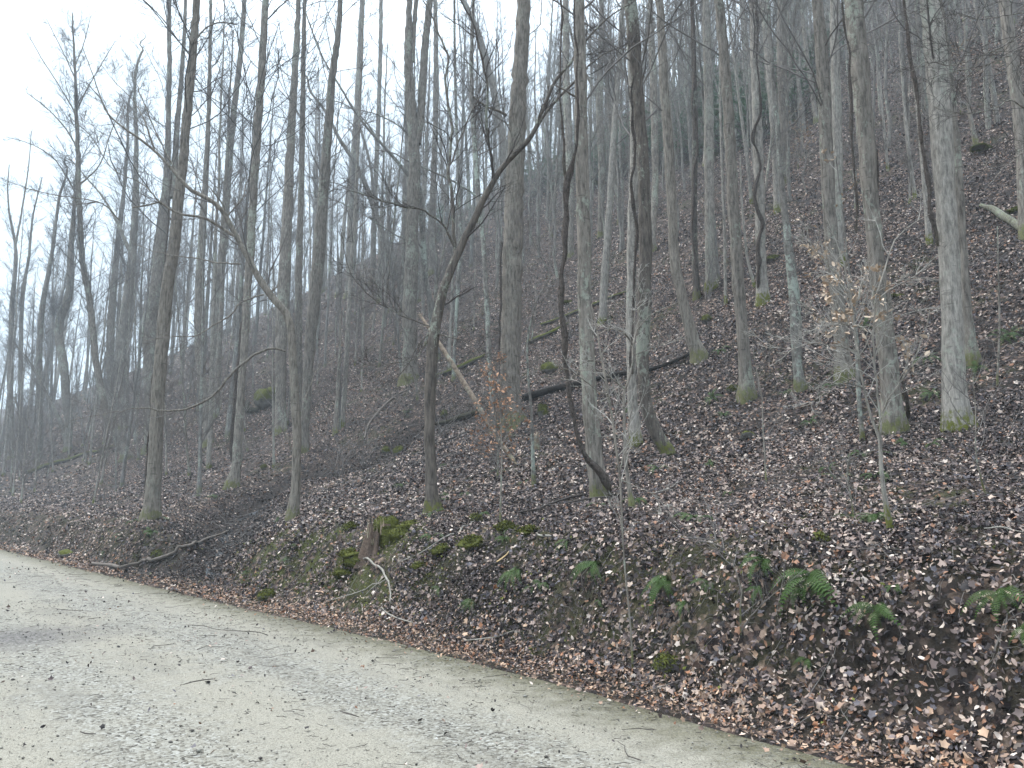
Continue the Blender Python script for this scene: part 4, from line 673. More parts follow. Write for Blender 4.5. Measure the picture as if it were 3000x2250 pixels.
VN = [('dark vine running up the left side of the lighter brown trunk', 'D703,1200,13 D708,1050,14 D716,900,15 D728,750,15 D738,600,15 D750,450,14 D768,300,12 D790,150,9 A800,1330,6', -.15, {}),
 ('thick dark vine winding round the crooked trunk beside the gully', 'D1160,1012,20 D1128,900,22 D1125,820,24 D1135,700,24 D1140,580,22 D1160,420,22 D1180,250,22 D1195,80,24 A1205,1280,22 A1215,1050,20 A1235,850,18 A1240,700,16 A1268,450,18 A1280,200,16 A1295,-10,13', -.18, {}),
 ('thick twisted black vine looping from the ground by the lichened straight trunk', 'E1330,1090,26 E1300,1050,36 E1240,950,42 E1190,880,38 E1150,800,32 E1120,680,32 E1098,560,28 E1082,400,28 E1080,250,28 E1072,100,26 B1072,1300,24 B1082,1150,30 B1098,1000,36 B1105,880,32 B1130,800,20 B1150,650,17 B1150,500,14 B1143,350,12 B1138,150,10', -.3, dict(twist=.05)),
 ('narrow side vine hanging beside the twisted black vine', 'B1100,900,16 B1085,800,16 B1078,720,14 B1075,640,12 B1070,560,11 B1064,400,10 B1072,200,9 B1066,-10,8', -.3, dict(base=1)),
 ('hairy brown vine hanging in front of the curved foot trunk', 'E1412,490,20 E1404,420,22 E1415,300,14 E1425,150,16 E1424,0,18 B1432,1250,20 B1440,1100,22 B1420,980,18 B1408,900,16 B1428,800,16 B1428,700,15 B1412,580,14 B1405,450,10 B1418,380,6', -.5, dict(base=1, top=0)),
 ('wavy black vine clinging to the pale trunk', 'C366,1485,22 C368,1350,20 C365,1200,22 C385,1090,22 C355,1000,16 C352,900,16 C375,810,16 C370,760,12 C345,680,14 C350,620,12 C375,560,14 C375,420,12 C362,300,10 C366,150,10 C358,-10,9', -.25, {}),
 ('dark vine climbing the right side of the second largest right trunk', 'F1100,720,28 F1085,600,22 F1068,530,18 F1040,450,18 F1012,300,18 F995,150,18 F975,20,16 C958,1200,15 C950,1000,15 C945,850,16 C930,720,17 C900,650,17 C868,590,18 C855,500,20 C868,400,15 C884,260,15 C860,215,14 C832,180,13 C822,-10,11', -.3, {}),
 ('straight dark vine on the left side of the second largest right trunk', 'C855,1130,14 C838,980,14 C830,850,14 C822,650,16 C820,480,18 C815,350,12 C800,200,10 C778,-10,9', -.35, dict(base=1)),
 ('thick hanging vine left of the biggest right trunk', 'C1237,1195,14 C1228,1120,19 C1200,1000,20 C1185,870,21 C1168,740,22 C1150,600,20 C1143,480,20 C1130,350,20 C1100,240,17 C1090,130,15 C1078,-10,13', -.15, dict(base=1)),
 ('thin vine along the left edge of the huge middle trunk', 'E768,700,9 E772,500,9 E768,300,9 E775,100,10 B775,1280,8 B785,1180,7', -.3, dict(base=1, top=0)),
 ('dark vine twisted round the narrow dark trunk', 'C78,1440,15 C62,1280,14 C48,1100,13 C55,850,12 C70,650,12 C45,520,13 C58,350,14 C50,100,13 C42,-10,12', -.2, {})]
TB = {'C366': 1}
for i, (lb, p, off, kw) in enumerate(VN):
    kw = dict(kw); bs = kw.pop('base', None)
    if bs:   # hanging vines: depth of the trunk they hang on
        ref = {3: 'E1262,1100', 4: 'E1595,885', 7: 'F1025,775', 8: 'F1335,765', 9: 'E828,725'}[i]; hb = hit(*px1(ref)[:2]); kw['base'] = hb
    vine(lb, p, off, seed=i+1, **kw)

# ------------------------------------------------------------------ logs, rocks, stump
def ground_poly(path, lift=.4, n=None):
    P = []; R = []
    for a, b_, w_ in parse(path):
        p = hit(a, b_)
        if p is None: continue
        r = w_/FPX*depth(p)/2; P.append(p); R.append(r)
    P = np.array(P); R = np.array(R); L = np.linalg.norm(np.diff(P, axis=0), axis=1).sum(); Q_, q_ = smooth(P, R, int(np.clip(L/.12, 8, 90)))
    return Q_, q_
def log(name, label, path, mat='wood_wet', lift=.55, follow=.5, cat='log', sides=10, rough=.12, twigs=0, tm='twig', on_gravel=False):
    Q_, q_ = ground_poly(path); g = H(Q_[:, 0], Q_[:, 1]); lin = Q_[:, 2]; z = np.convolve(np.pad(g, 8, mode='edge'), np.hanning(17)/np.hanning(17).sum(), 'valid')
    Q_[:, 2] = np.maximum(z, g-.3*q_) + q_*lift + (0 if on_gravel else .055); org = Q_[0].copy(); mb = MB(); V, F = tubes(Q_[None], q_[None], sides, rough); mb.add(V, F); mb.add(V[:sides], np.arange(sides)[None, ::-1]); mb.add(V[-sides:], np.arange(sides)[None])
    if twigs:
        r = np.random.default_rng(twigs); p1, r1 = sprout(Q_[None], q_[None], twigs, .1, 1, (.4, .9), .25, (.15, .4), .4, 5, .2, None, 0, True, .003, r); mb.add(*tubes(p1, r1, 5))
    return tag(mb.build(name, M[mat], origin=org), label, cat)
M['mosslog'] = M['rock']
log('fallen_log', 'long black wet log lying across the slope behind the huge trunk', 'E450,747,12 E560,722,26 E660,700,32 E760,668,28 E900,626,32 E1050,580,34 E1200,549,28 E1400,503,24 E1560,469,18 E1659,435,18 F50,385,12', lift=.8)
log('fallen_log', 'mossy log behind the front forked tree', 'E470,505,14 E560,480,24 E640,440,24 E700,405,12', 'rock')
log('fallen_log', 'mossy log up the slope right of the huge trunk', 'E905,345,16 E960,330,22 E1010,310,20 E1060,275,16 E1110,250,10', 'rock')
log('fallen_log', 'long thin mossy log above the black log, behind the twisted vine', 'E970,265,14 E1060,235,16 E1200,175,18 E1320,125,14 E1400,95,8', 'rock')
log('fallen_log', 'moss topped log low on the slope at the far left', 'D128,985,20 D200,955,22 D280,928,18 D350,910,15 D450,880,14 D560,850,12', 'rock', lift=.7)
log('fallen_log', 'pale weathered log on the hillside at the right edge', 'C1450,1010,18 C1500,1030,30 C1560,1070,36 C1620,1110,38 C1658,1150,34', 'barkfar')
log('fallen_log', 'short black log beside the leftmost mossy outcrop', 'D1200,640,22 D1215,680,34 D1260,680,20', 'wood_wet', cat='log')
b1 = log('fallen_branch', 'long bare branch lying along the roadside gully with a pale broken end', 'G595,355,17 G650,362,22 G720,368,24 G790,382,22 G830,376,18 G900,362,20 G985,352,24 G1050,325,26 G1150,280,22 G1250,232,20 G1350,190,15 G1430,160,12 G1480,135,7', 'stick', .7, cat='branch', twigs=3)
p, r_ = ground_poly('G475,325,8 G500,330,22 G560,345,24 G598,358,20'); p[:, 2] += r_*.9+.01; mb = MB(); V, F = tubes(p[None], r_[None], 9, .15); mb.add(V, F); mb.add(V[:9], np.arange(9)[None, ::-1])
ob = mb.build('split_end', M['split'], origin=b1.location); ob.parent = b1
for i, (lb, pth, mt) in enumerate([
 ('dark branch lying on leaves left of the looping vine foot', 'E860,1197,8 E950,1175,11 E1050,1135,12 E1130,1105,12 E1195,1090,10', 'barkdark'),
 ('dark root like branch reaching the lichened straight trunk foot', 'E1090,1148,6 E1150,1128,8 E1230,1112,9 E1300,1108,8', 'barkdark'),
 ('pale crooked branch hanging down the bank below the stump', 'H125,330,14 H200,375,15 H262,412,15 H292,460,14 H310,530,12 H318,600,10 H310,655,6', 'barkpale'),
 ('long lichen grey stick running down the bank right of the stump', 'H865,88,8 H790,120,11 H700,180,11 H620,235,10 H540,285,9 H460,340,8 H360,415,6', 'barkpale'),
 ('thin pale stick slanting down the bank toward the left', 'H290,470,8 H200,515,8 H100,565,8 H0,600,7 G2120,630,5', 'barkpale'),
 ('bent pale twig at the road edge below the stump', 'H258,655,7 H300,705,9 H360,735,9 H430,745,9 H500,755,5', 'barkpale'),
 ('dark stick poking down the middle of the bank', 'H1060,285,8 H1010,340,11 H960,395,11 H900,460,7', 'barkdark'),
 ('short sawn pale stick on the bank centre', 'H1085,300,6 H1040,340,9 H1008,370,9', 'split'),
 ('broken pale wood piece lying at the crest near the ferns', 'H1270,185,9 H1310,222,16 H1350,205,18 H1360,198,8', 'barkpale'),
 ('dark rotten branch lying across the crest on the right', 'I1010,330,8 I1100,330,16 I1250,328,14 I1400,322,12 I1470,318,6', 'wood_wet'),
 ('grey stick lying on leaves at the right edge', 'I1960,172,8 I2050,176,10 I2150,184,9 I2205,190,6', 'barkpale'),
 ('arched twig resting on the leaf strip in the ditch', 'H800,890,5 H900,878,8 H980,862,8 H1060,835,7 H1160,818,5', 'barkpale'),
 ('branch lying down slope left of the black log', 'E110,820,7 E150,720,9 E200,665,12 E260,610,10 E330,570,7', 'bark'),
 ('thin branch lying below the leaning dead pole', 'E470,845,6 E540,815,7 E600,785,7 E660,755,5', 'barkdark'),
 ('straight twig lying on the gravel in the middle of the road', 'G1185,1132,8 G1240,1112,9 G1320,1100,8 G1395,1092,5', 'barkdark'),
 ('dark crooked twig on the gravel right of centre road', 'G2205,1300,8 H30,1310,10 H70,1325,10 H110,1340,6', 'barkdark'),
 ('thin forked twig across the gravel near the verge', 'G1150,738,5 G1300,742,6 G1420,768,6 G1540,778,7 G1660,782,6 G1735,800,4', 'barkdark'),
 ('small dark twig on the gravel at lower left', 'G520,1438,8 G570,1447,9 G620,1450,7', 'barkdark'),
 ('long straight twig on the left half of the road', 'G330,622,4 G400,636,5 G500,642,5 G600,648,4', 'barkdark'),
]):
    on_road = 'gravel' in lb or 'road' in lb and 'edge' not in lb
    mt = {'barkpale': 'stickpale', 'barkdark': 'twigdark', 'bark': 'stick', 'wood_wet': 'twigdark'}.get(mt, mt)
    log('fallen_branch', lb, pth, mt, .7 if not on_road else .9, cat='branch', sides=7, rough=.15, on_gravel=on_road, twigs=0 if on_road or i in (7, 8) else 4)

def rock(name, label, px, py, wpx, hpx, mat='rock', seed=1, cat='rock', sink=.3, rough=.3, grp=None):
    """px,py = foot centre in the photograph"""
    p = hit(px, py); d = depth(p); rx = wpx/FPX*d/2; rx *= 1.35 if mat == 'moss' else 1; rz = hpx/FPX*d*.75*(.5 if mat == 'moss' else .85); sink = .45 if mat == 'moss' else sink; rough = .55 if mat == 'moss' else rough; m = 26; n = 18
    th = np.linspace(0, math.pi, n)[:, None]; ph = np.arange(m)*2*math.pi/m; x = np.sin(th)*np.cos(ph); y = np.sin(th)*np.sin(ph); z = np.cos(th)*np.ones(m)
    R = 1+rough*(vnoise(x*1.6+seed*9, y*1.6+z*1.3, seed)-.5)*2+rough*.5*(vnoise(x*4+seed, y*4+z*4, seed+3)-.5)+rough*.22*(vnoise(x*11+seed, y*11+z*9, seed+5)-.5)
    V = np.stack([x*R*rx, y*R*rx*.8, z*R*rz], -1).reshape(-1, 3); i = np.arange(n-1)[:, None]*m; j = np.arange(m); F = np.stack([i+j, i+m+j, i+m+(j+1) % m, i+(j+1) % m], -1).reshape(-1, 4)
    p = p+np.array([0, rx*.5, 0]); p[2] = float(H(p[0], p[1]))
    V[:, 2] += rz*(1-sink)-rz*.15; mb = MB(); mb.add(V, F)
    if mat != 'rockgrey':
        r_ = np.random.default_rng(seed); V3 = V[V[:, 2] > rz*.25]; i_ = r_.integers(0, len(V3), 700); Pf = V3[i_]+r_.normal(0, .02, (700, 3))*[1, 1, .5]; LV, LF = leaves(Pf, norm(Pf*[1, 1, .3]+[0, 0, .01]), r_.uniform(.02, .05, 700), DIA, .9, .4, .5, rng=r_); mb.add(LV, LF)
    o = mb.build(name, M[mat]); o.location = p; o.rotation_euler = (0, 0, seed); return tag(o, label, cat, grp)
RK = [('bright mossy stone beside the roadside branch', 'G1005,330', 40, 20, 'rock'), ('dark rounded stone at the left road edge', 'G410,300', 48, 20, 'rockgrey'), ('mossy stone in the ditch left of the stump bank', 'H1,1' , 1, 1, None),
 ('green mossy boulder in the ditch near the thin front sapling', 'H2110,1060', 68, 40, 'rock'), ('half mossy rock right of the huge trunk foot', 'E980,700', 30, 36, 'rock'), ('grey topped rock lying alone among leaves', 'F322,815', 42, 26, 'rockgrey'),
 ('mossy stone left of the huge trunk above the black log', 'E498,705', 26, 20, 'rock'), ('mossy round stone in the upper gully', 'E275,885', 32, 24, 'rock'), ('mossy flat stone at the left of the upper gully', 'E212,880', 26, 18, 'rock'),
 ('small mossy stone between gully and crooked tree', 'D1280,955', 22, 12, 'rock'), ('large mossy rock outcrop on the left slope', 'D1280,665', 84, 54, 'rock'), ('mossy stone near the bright log uphill', 'E1105,150', 20, 12, 'moss'),
 ('mossy hump on the crest right of the stump', 'H650,270', 60, 40, 'moss'), ('curled mossy root mound beside the long grey stick', 'H850,275', 56, 44, 'moss'), ('mossy lump below the very thin sapling', 'H1060,120', 36, 30, 'moss'),
 ('brown mossy stone on the crest below the forked tree', 'H868,75', 36, 20, 'rock'), ('bright mossy hump at the crest centre', 'H1220,150', 48, 24, 'moss'), ('small moss hummock on the bank face left', 'H520,380', 40, 26, 'moss'),
 ('moss hummock beneath the stump at left', 'H60,385', 54, 30, 'moss'), ('mossy stone uphill left of the thick smooth trunk', 'F255,585', 38, 20, 'rock'), ('moss hump beside the bare lower stem', 'F120,245', 30, 20, 'rock'),
 ('yellow mossy rock high on the right hillside', 'C1480,735', 50, 26, 'moss'), ('mossy rock near the right edge uphill', 'C1630,1030', 28, 22, 'moss'), ('moss clump on the upper slope behind the curved foot tree', 'C440,1275', 34, 18, 'rock'), ('mossy foot stone right of the second largest right trunk', 'F1045,130', 38, 14, 'moss'),
 ('mossy ground mound behind the thin mottled sapling', 'E1010,490', 60, 30, 'rock'), ('low yellow moss mound left of the stump', 'H50,130', 34, 26, 'moss'), ('mossy stone under the leafy sapling', 'I905,240', 30, 24, 'rock')]
for i, (lb, c, w_, h_, mt) in enumerate(RK):
    if mt is None: lb, c, w_, h_, mt = lb, 'G1715,595', 56, 34, 'rock'
    a, b_, _ = px1(c); rock('mossy_rock' if mt != 'moss' else 'moss_mound', lb, a, b_, w_, h_, mt, i+2, 'rock' if mt != 'moss' else 'moss mound')

# the rotten stump
p = hit(*px1('E165,1330')[:2]); d = depth(p); u_ = .6028/FPX*d      # metres per crop pixel
e = empty('rotten_stump', p, 'broken reddish rotten stump draped in moss on the bank crest', 'stump')
r = np.random.default_rng(4); m = 30; mb = MB(); rows = 9; V = []
for k in range(rows):
    f = k/(rows-1)
    for j in range(m):
        a = j*2*math.pi/m; spike = .22+.8*vnoise(j*.5, 3., 8)**1.4+.35*vnoise(j*1.7, 5., 8)+(.5 if 15 < j < 21 else 0)
        rr = (58-20*f+34*vnoise(j*.8, f*2, 4)-12)*u_*(1+.6*(1-f)**2); rr *= 1+.22*math.cos(5*a+1)+.12*math.cos(9*a); V.append((rr*math.cos(a)*.85+f*f*10*u_, rr*math.sin(a), -.35+f*(108*u_*spike*.8+.33)))
i = np.arange(rows-1)[:, None]*m; j = np.arange(m); mb.add(V, np.stack([i+j, i+(j+1) % m, i+m+(j+1) % m, i+m+j], -1).reshape(-1, 4))
V2 = [(v_[0]*.72, v_[1]*.72, v_[2]*.8-.03) for v_ in V[-m:]]+[(0, 0, .05)]; mb.add(V[-m:]+V2, np.stack([j, (j+1) % m, m+(j+1) % m, m+j], -1)); mb.add(V2, np.stack([j, (j+1) % m, np.full(m, m)], -1))
mb.build('broken_wood', M['redwood'], e, smooth=False)
mb = MB()
for k in range(26):
    a = r.random()*6.28; b0 = np.array([math.cos(a)*46*u_, math.sin(a)*46*u_, .0]); hh = (90+70*r.random())*u_; V = np.array([b0+[-.012, 0, 0], b0+[.012, 0, 0], b0+[0, .012, 0], b0*[.8, .8, 1]+[0, 0, hh]]); mb.add(V, [[0, 1, 3], [1, 2, 3], [2, 0, 3]])
mb.build('splinters', M['wood_dead'], e, smooth=False)
for q, (ox, oy, sx_, sy_, sz_) in enumerate([(50, -12, 36, 32, 92), (112, 5, 75, 50, 52), (40, 60, 66, 40, 84), (-80, 0, 62, 45, 46), (185, 20, 80, 40, 50), (265, 40, 70, 40, 34), (-150, 20, 55, 40, 28)]):
    th = np.linspace(0, math.pi, 14)[:, None]; ph = np.arange(22)*2*math.pi/22; x = np.sin(th)*np.cos(ph); y = np.sin(th)*np.sin(ph); z = np.cos(th)*np.ones(22)
    R = 1+.3*(vnoise(x*2+q*9, y*2+z*2, q)-.5)+.25*(vnoise(x*6+q*9, y*6+z*6, q)-.5); V = np.stack([x*R*sx_*u_+ox*u_, y*R*sy_*u_+oy*u_, z*R*sz_*u_*.7+.1*sz_*u_+float(H(p[0]+ox*u_, p[1]+oy*u_))-p[2]], -1).reshape(-1, 3)
    i = np.arange(13)[:, None]*22; jj = np.arange(22); mb = MB(); mb.add(V, np.stack([i+jj, i+22+jj, i+22+(jj+1) % 22, i+(jj+1) % 22], -1).reshape(-1, 4)); r_ = np.random.default_rng(q); cs = V.mean(0); Pf = V[r_.integers(0, len(V), 900)]; LV, LF = leaves(Pf, norm(Pf-cs), r_.uniform(.02, .05, 900), DIA, .9, .4, .5, rng=r_); mb.add(LV, LF); mb.build('moss_cover', M['moss'], e)
p, = [hit(*px1('E945,862')[:2])]; d = depth(p); u_ = .6028/FPX*d; mb = MB(); K = 10; pp = np.array([[0, 0, -.1+k*.012*0+k*105*u_/9] for k in range(K)]); rr = (22-8*np.linspace(0, 1, K))*u_; V, F = tubes(pp[None], rr[None], 14, .3); V[-14:, 2] += np.random.default_rng(2).uniform(-.08, .08, 14); mb.add(V, F); mb.add(V[-14:], np.arange(14)[None])
o = mb.build('tree_stump', M['wood_dead']); o.location = p; tag(o, 'small reddish brown broken stump behind the thin mottled sapling', 'stump')

# ------------------------------------------------------------------ ferns
def frond(L, seed):
    r = np.random.default_rng(seed); K = 22; u = np.linspace(0, 1, K); rise = .55+.35*r.random()
    x = u*L; z = L*(rise*u*(1-u)*1.5-.10*u*u); y = L*.12*r.normal()*u*u; C_ = np.stack([x, y, z], -1); mb = MB(); mb.add(*tubes(C_[None], np.linspace(.0028, .001, K)[None], 3))
    V = []; F = []
    for k in range(2, K):
        w_ = L*.14*min(1, (K-k)/9+.05)*min(1, .55+k*.12); T_ = C_[k]-C_[k-1]; T_ = T_/np.linalg.norm(T_); st_ = L/K*.34
        for sg_ in (-1, 1):
            side = np.array([T_[1]*-1, T_[0], 0])*sg_; side = np.array([0, sg_, 0])*1.0; tip = C_[k]+side*w_+T_*w_*.22+np.array([0, 0, -w_*.18]); a_ = C_[k]-T_*st_; b_ = C_[k]+T_*st_; m1 = (C_[k]*.45+tip*.55)-T_*st_*.9; m2 = (C_[k]*.45+tip*.55)+T_*st_*.9; n0 = len(V)
            V += [a_, b_, m2, tip, m1]; F += [[n0, n0+1, n0+2, n0+4], [n0+4, n0+2, n0+3, n0+3]]
    F4 = np.array([f for f in F if f[2] != f[3]]); F3 = np.array([f[:3] for f in F if f[2] == f[3]]); mb.add(V, F4, F3); return mb
FR = []
for k in range(4):
    o = frond(.36+.05*k, 40+k).build('frond', M['fern'], smooth=False); FR.append(o.data); bpy.data.objects.remove(o)
FB = []
for k in range(2):
    o = frond(.34+.06*k, 50+k).build('frond', M['stick'], smooth=False); FB.append(o.data); bpy.data.objects.remove(o)
def fern(label, px, py, size=1.0, nf=9, seed=0, down=.55, p3=None, group='evergreen ferns on the slope'):
    p = hit(px, py) if p3 is None else p3
    if p is None: return
    r = np.random.default_rng(seed+500); e = empty('fern', p, label, 'fern', group); N = normal(np.array([p[0]]), np.array([p[1]]))[0]
    for k in range(nf):
        o = bpy.data.objects.new('frond', FR[r.integers(0, 4)] if r.random() > .10 else FB[r.integers(0, 2)]); C.objects.link(o); o.parent = e; a = k*6.28/nf+r.normal(0, .25)
        D = np.array([math.cos(a), math.sin(a), 0]); D = norm(D - (D@N)*N + np.array([-NQ[0], -NQ[1], -.4])*down); Z_ = norm(N-(N@D)*D); Y_ = np.cross(Z_, D)
        from mathutils import Matrix
        s_ = size*r.uniform(.4, 1.15)*.47; o.matrix_local = Matrix(((D[0]*s_, Y_[0]*s_, Z_[0]*s_, 0), (D[1]*s_, Y_[1]*s_, Z_[1]*s_, 0), (D[2]*s_, Y_[2]*s_, Z_[2]*s_, .02), (0, 0, 0, 1)))
    return e
FN = [('fern at the foot of the front forked tree', 'E500,1110', 1, 9), ('large hanging fern on the bank behind the thin front sapling', 'H1700,390', 1.35, 14), ('hanging fern on the bank centre', 'H1175,410', 1.2, 12), ('small fern at the crest below the bright mossy hump', 'H1060,190', .9, 8),
 ('fern on the bank crest left of the large hanging fern', 'H1490,225', .9, 8), ('fern on the bank at the right of the thin front sapling', 'H2140,500', 1.2, 12), ('low fern in the bank left of centre above the ditch', 'H880,620', .9, 8), ('small fern beside the bare soil patch', 'H1300,480', .8, 7), ('tiny fern on the bank above the leaf drift', 'H650,520', .7, 7),
 ('fern patch on the slope left of the pale sapling', 'I90,60', 1.5, 12), ('wide fern around the foot of the white twigged sapling', 'I1250,60', 1.5, 14), ('fern left of the foot of the white twigged sapling', 'I1080,50', 1.2, 9), ('fern on the bank crest above the leafless sapling', 'I560,350', 1.2, 11), ('largest fern hanging on the right bank', 'I880,500', 1.5, 15),
 ('fern low on the right bank beneath dead leaves', 'I1310,700', 1.2, 11), ('fern at the right edge of the bank', 'I2110,600', 1.1, 10), ('fern below the left crest of the right bank', 'I190,500', .9, 8), ('mossy fern low at the left of the right bank', 'I50,620', .9, 8),
 ('fern on the slope left of the smooth straight trunk', 'F150,620', 1.4, 10), ('fern between the lichen tree and the thick grey trunk', 'F730,560', 1.5, 11), ('fern low on the slope left of the pale stick', 'F710,960', 1.3, 8), ('fern beside the sapling stem midway up', 'F940,1000', 1.4, 10), ('pale fern below the second largest right trunk', 'F1080,840', 1.2, 8),
 ('fern just right of the white twigged sapling stem', 'F1020,890', 1.2, 7), ('fern behind the biggest right trunk', 'F1430,480', 1.6, 9), ('fern between the two largest right trunks', 'F1215,600', 1.6, 9), ('fern left of the biggest right trunk higher up', 'F1190,430', 1.6, 9), ('fern on the slope at the left of the grey topped rock', 'F130,940', 1.2, 9),
 ('small fern right of the foot with the pale twiggy sapling', 'F230,1080', .9, 7), ('fern by the foot of the pale twiggy sapling', 'E1440,1120', 1.2, 10), ('fern beside the curved foot trunk', 'E1540,960', 1.3, 9), ('fern under the looping vine trunk', 'E1260,1140', 1, 7), ('fern at the foot of the bent mossy trunk', 'F185,390', 1.6, 9), ('fern at the right edge uphill', 'F1600,310', 1.8, 11),
 ('fern behind the white twigged sapling', 'F880,270', 1.6, 9), ('fern upslope near the lichen tree', 'F500,590', 1.4, 9), ('fern left of the leftmost tree foot', 'D650,1215', 1.3, 10), ('fern right of the lighter brown trunk foot', 'D810,1200', 1.2, 9), ('fern below the lighter brown trunk', 'D740,1275', 1.2, 10), ('fern on the low bank left of the gully', 'D600,1290', 1.2, 9),
 ('fern near the crooked vine wrapped trunk', 'D1040,1090', 1.4, 10), ('fern on the slope left of the crooked vine wrapped trunk', 'D970,1085', 1.2, 8), ('fern at the foot of the slim mossy bent tree', 'D1350,1210', 1.2, 9), ('fern by the huge trunk foot', 'E830,800', 1.5, 9), ('fern left of the black log', 'E320,680', 1.4, 8), ('fern below the bank crest left of the stump', 'G1900,330', 1, 8), ('fern on the left low bank near the road', 'G690,270', 1, 8), ('fern mid slope below the black log', 'E890,1030', 1.0, 7), ('fern at the right hillside below the pale log', 'F1560,330', 1.5, 9)]
for i, (lb, c, s_, nf) in enumerate(FN): a, b_, _ = px1(c); fern(lb, a, b_, s_*(1.25 if 'bank' in lb else 1), nf, i, 1.15 if 'bank' in lb else .5)
FX = []; _rf = random.Random(9)
for i in range(46):      # the little ragged tufts along the lip of the bank and up the slope
    if i < 28: s_, t_ = _rf.uniform(-3, 15), _rf.gauss(1.05, .22)
    else: s_, t_ = _rf.uniform(0, 18), _rf.uniform(2, 11)
    q = t_+float(qe(s_)); x, y = q*NQ[0]+s_*MS[0], q*NQ[1]+s_*MS[1]
    if y < 4 or abs(x/y) > .66: continue
    p = np.array([x, y, float(H(x, y))]); n0_ = len(bpy.data.objects); e = fern('small fern', 0, 0, _rf.uniform(.55, 1.1) if i < 28 else _rf.uniform(1, 1.6), _rf.randrange(5, 11), 300+i, 1.2 if i < 28 else .4, p3=p)
    FX.append((e, p))

# ------------------------------------------------------------------ background woods: prototypes and copies
def proto_tree(seed, height, r0, n1, zlo, len1, mat, n2=7, n3=5, lean=.04):
    r = np.random.default_rng(seed); K = 26; u = np.linspace(0, 1, K); bend = np.cumsum(r.normal(0, .10, (K, 2)), axis=0)*height/120
    P = np.stack([bend[:, 0]+lean*u*height, bend[:, 1], u*height-.4], -1); R = r0*(1-.82*u**1.1)+.004
    mb = MB(); V, F = tubes(P[None], R[None], 9, .08, flarefn(0, .35, 4, seed)); mb.add(V, F); tr = mb.build('trunk', M[mat], smooth=True)
    p1, r1 = sprout(P[None], R[None], n1, zlo, .99, (.55, 1.05), .28, (.5, 1.1), .38, 7, .15, np.full(1, len1), .06, True, .008, r); r1 = np.minimum(r1, .030)
    p2, r2 = sprout(p1, r1, n2, .15, 1, (.45, .95), .12, (.3, .6), .5, 5, .18, None, .05, True, .0065, r)
    p3, r3 = sprout(p2, r2, n3, .1, 1, (.4, .9), .06, (.3, .6), .6, 3, .2, None, .04, True, .0046, r)
    mb = MB(); mb.add(*tubes(p1, r1, 4)); mb.add(*tubes(p2, r2, 3)); mb.add(*tubes(p3, r3, 3)); cr = mb.build('crown', M['twig']); tr.location = cr.location = (0, 0, 0)
    md = (tr.data, cr.data); bpy.data.objects.remove(tr); bpy.data.objects.remove(cr); return md
BIG = [proto_tree(200+k, 22+k, .15+.018*k, 48, .28+.03*(k % 3), 4.6, ('barkfar', 'bark', 'barkpale')[k % 3]) for k in range(6)]
SML = [proto_tree(300+k, 8+1.5*k, .045+.008*k, 34, .15, 2.2, ('barkpale', 'barkfar', 'bark')[k % 3], 7, 5, .06) for k in range(5)]
POLE = [proto_tree(350+k, 17+2*k, .065+.012*k, 30, .35, 2.2, ('barkpale', 'barkfar', 'bark')[k % 3], 5, 4, .03) for k in range(4)]
SHR = []
for k in range(4):   # low multi stemmed brush
    r = np.random.default_rng(400+k); n = 9; p0, r0 = walk(np.zeros((n, 3))+r.normal(0, .08, (n, 3))*[1, 1, 0], r.normal(0, .45, (n, 3))*[1, 1, 0]+[0, 0, 1], r.uniform(1.2, 2.8, n), np.full(n, .011), 7, .16, .02, rng=r)
    p1, r1 = sprout(p0, r0, 7, .2, 1, (.4, 1.), .1, (.25, .5), .5, 5, .2, None, .02, True, .004, r); p2, r2 = sprout(p1, r1, 5, .2, 1, (.4, 1.), .05, (.3, .6), .6, 3, .2, None, .02, True, .0025, r)
    mb = MB(); mb.add(*tubes(p0, r0, 5)); mb.add(*tubes(p1, r1, 3)); mb.add(*tubes(p2, r2, 3)); o = mb.build('stems', M['twig']); SHR.append(o.data); bpy.data.objects.remove(o)
def inst(name, md, p, rz, sc, label, cat, group, tilt=(0, 0)):
    e = empty(name, p, label, cat, group); e.rotation_euler = (tilt[0], tilt[1], rz); e.scale = sc
    for nm, me in zip(('trunk', 'crown'), md):
        o = bpy.data.objects.new(nm, me); C.objects.link(o); o.parent = e
    return e
def project(p):
    v_ = np.asarray(p)-EYE; dz = v_ @ np.array([0, CP, SP]); return HX+FPX*v_[0]/dz, HY-FPX*(v_ @ np.array([0, -SP, CP]))/dz
_r = random.Random(42); placed = []; BGT = []
def zone(px):
    return 0 if px < 780 else 1 if px < 1750 else 2
LBT = ['slender bare tree in the hazy woods of the left side', 'bare grey tree standing among others on the middle slope and ridge', 'bare grey tree among many up the right hillside']
LBS = ['thin bare sapling in the hazy left woods', 'thin bare sapling on the middle slope', 'thin pale sapling on the right hillside']
GRT = ['trees in the hazy left woods', 'trees on the middle slope and ridge', 'trees up the right hillside']; GRS = ['saplings in the left woods', 'saplings on the middle slope', 'saplings on the right hillside']
def scatter_wood(n, tmin, smin, smax, tmax, mind, fn, xmax=.78, dmin=20, dens=None):
    c = 0; tries = 0; pts = []
    while c < n and tries < n*80:
        tries += 1; s = _r.uniform(smin, smax); t = tmin+(tmax-tmin)*_r.random()**.85; q = t+float(qe(s)); x = q*NQ[0]+s*MS[0]; y = q*NQ[1]+s*MS[1]
        if y < 6 or abs(x/y) > xmax: continue
        d = math.hypot(x, y)
        if d < dmin: continue
        if any((x-a)**2+(y-b_)**2 < (mind*(1+d/90))**2 for a, b_ in pts): continue
        if dens and _r.random() > dens(s, t, d): continue
        z = float(H(x, y)); px_, py_ = project((x, y, z)); pts.append((x, y)); fn((x, y, z), px_, d); c += 1
    print('placed', c)
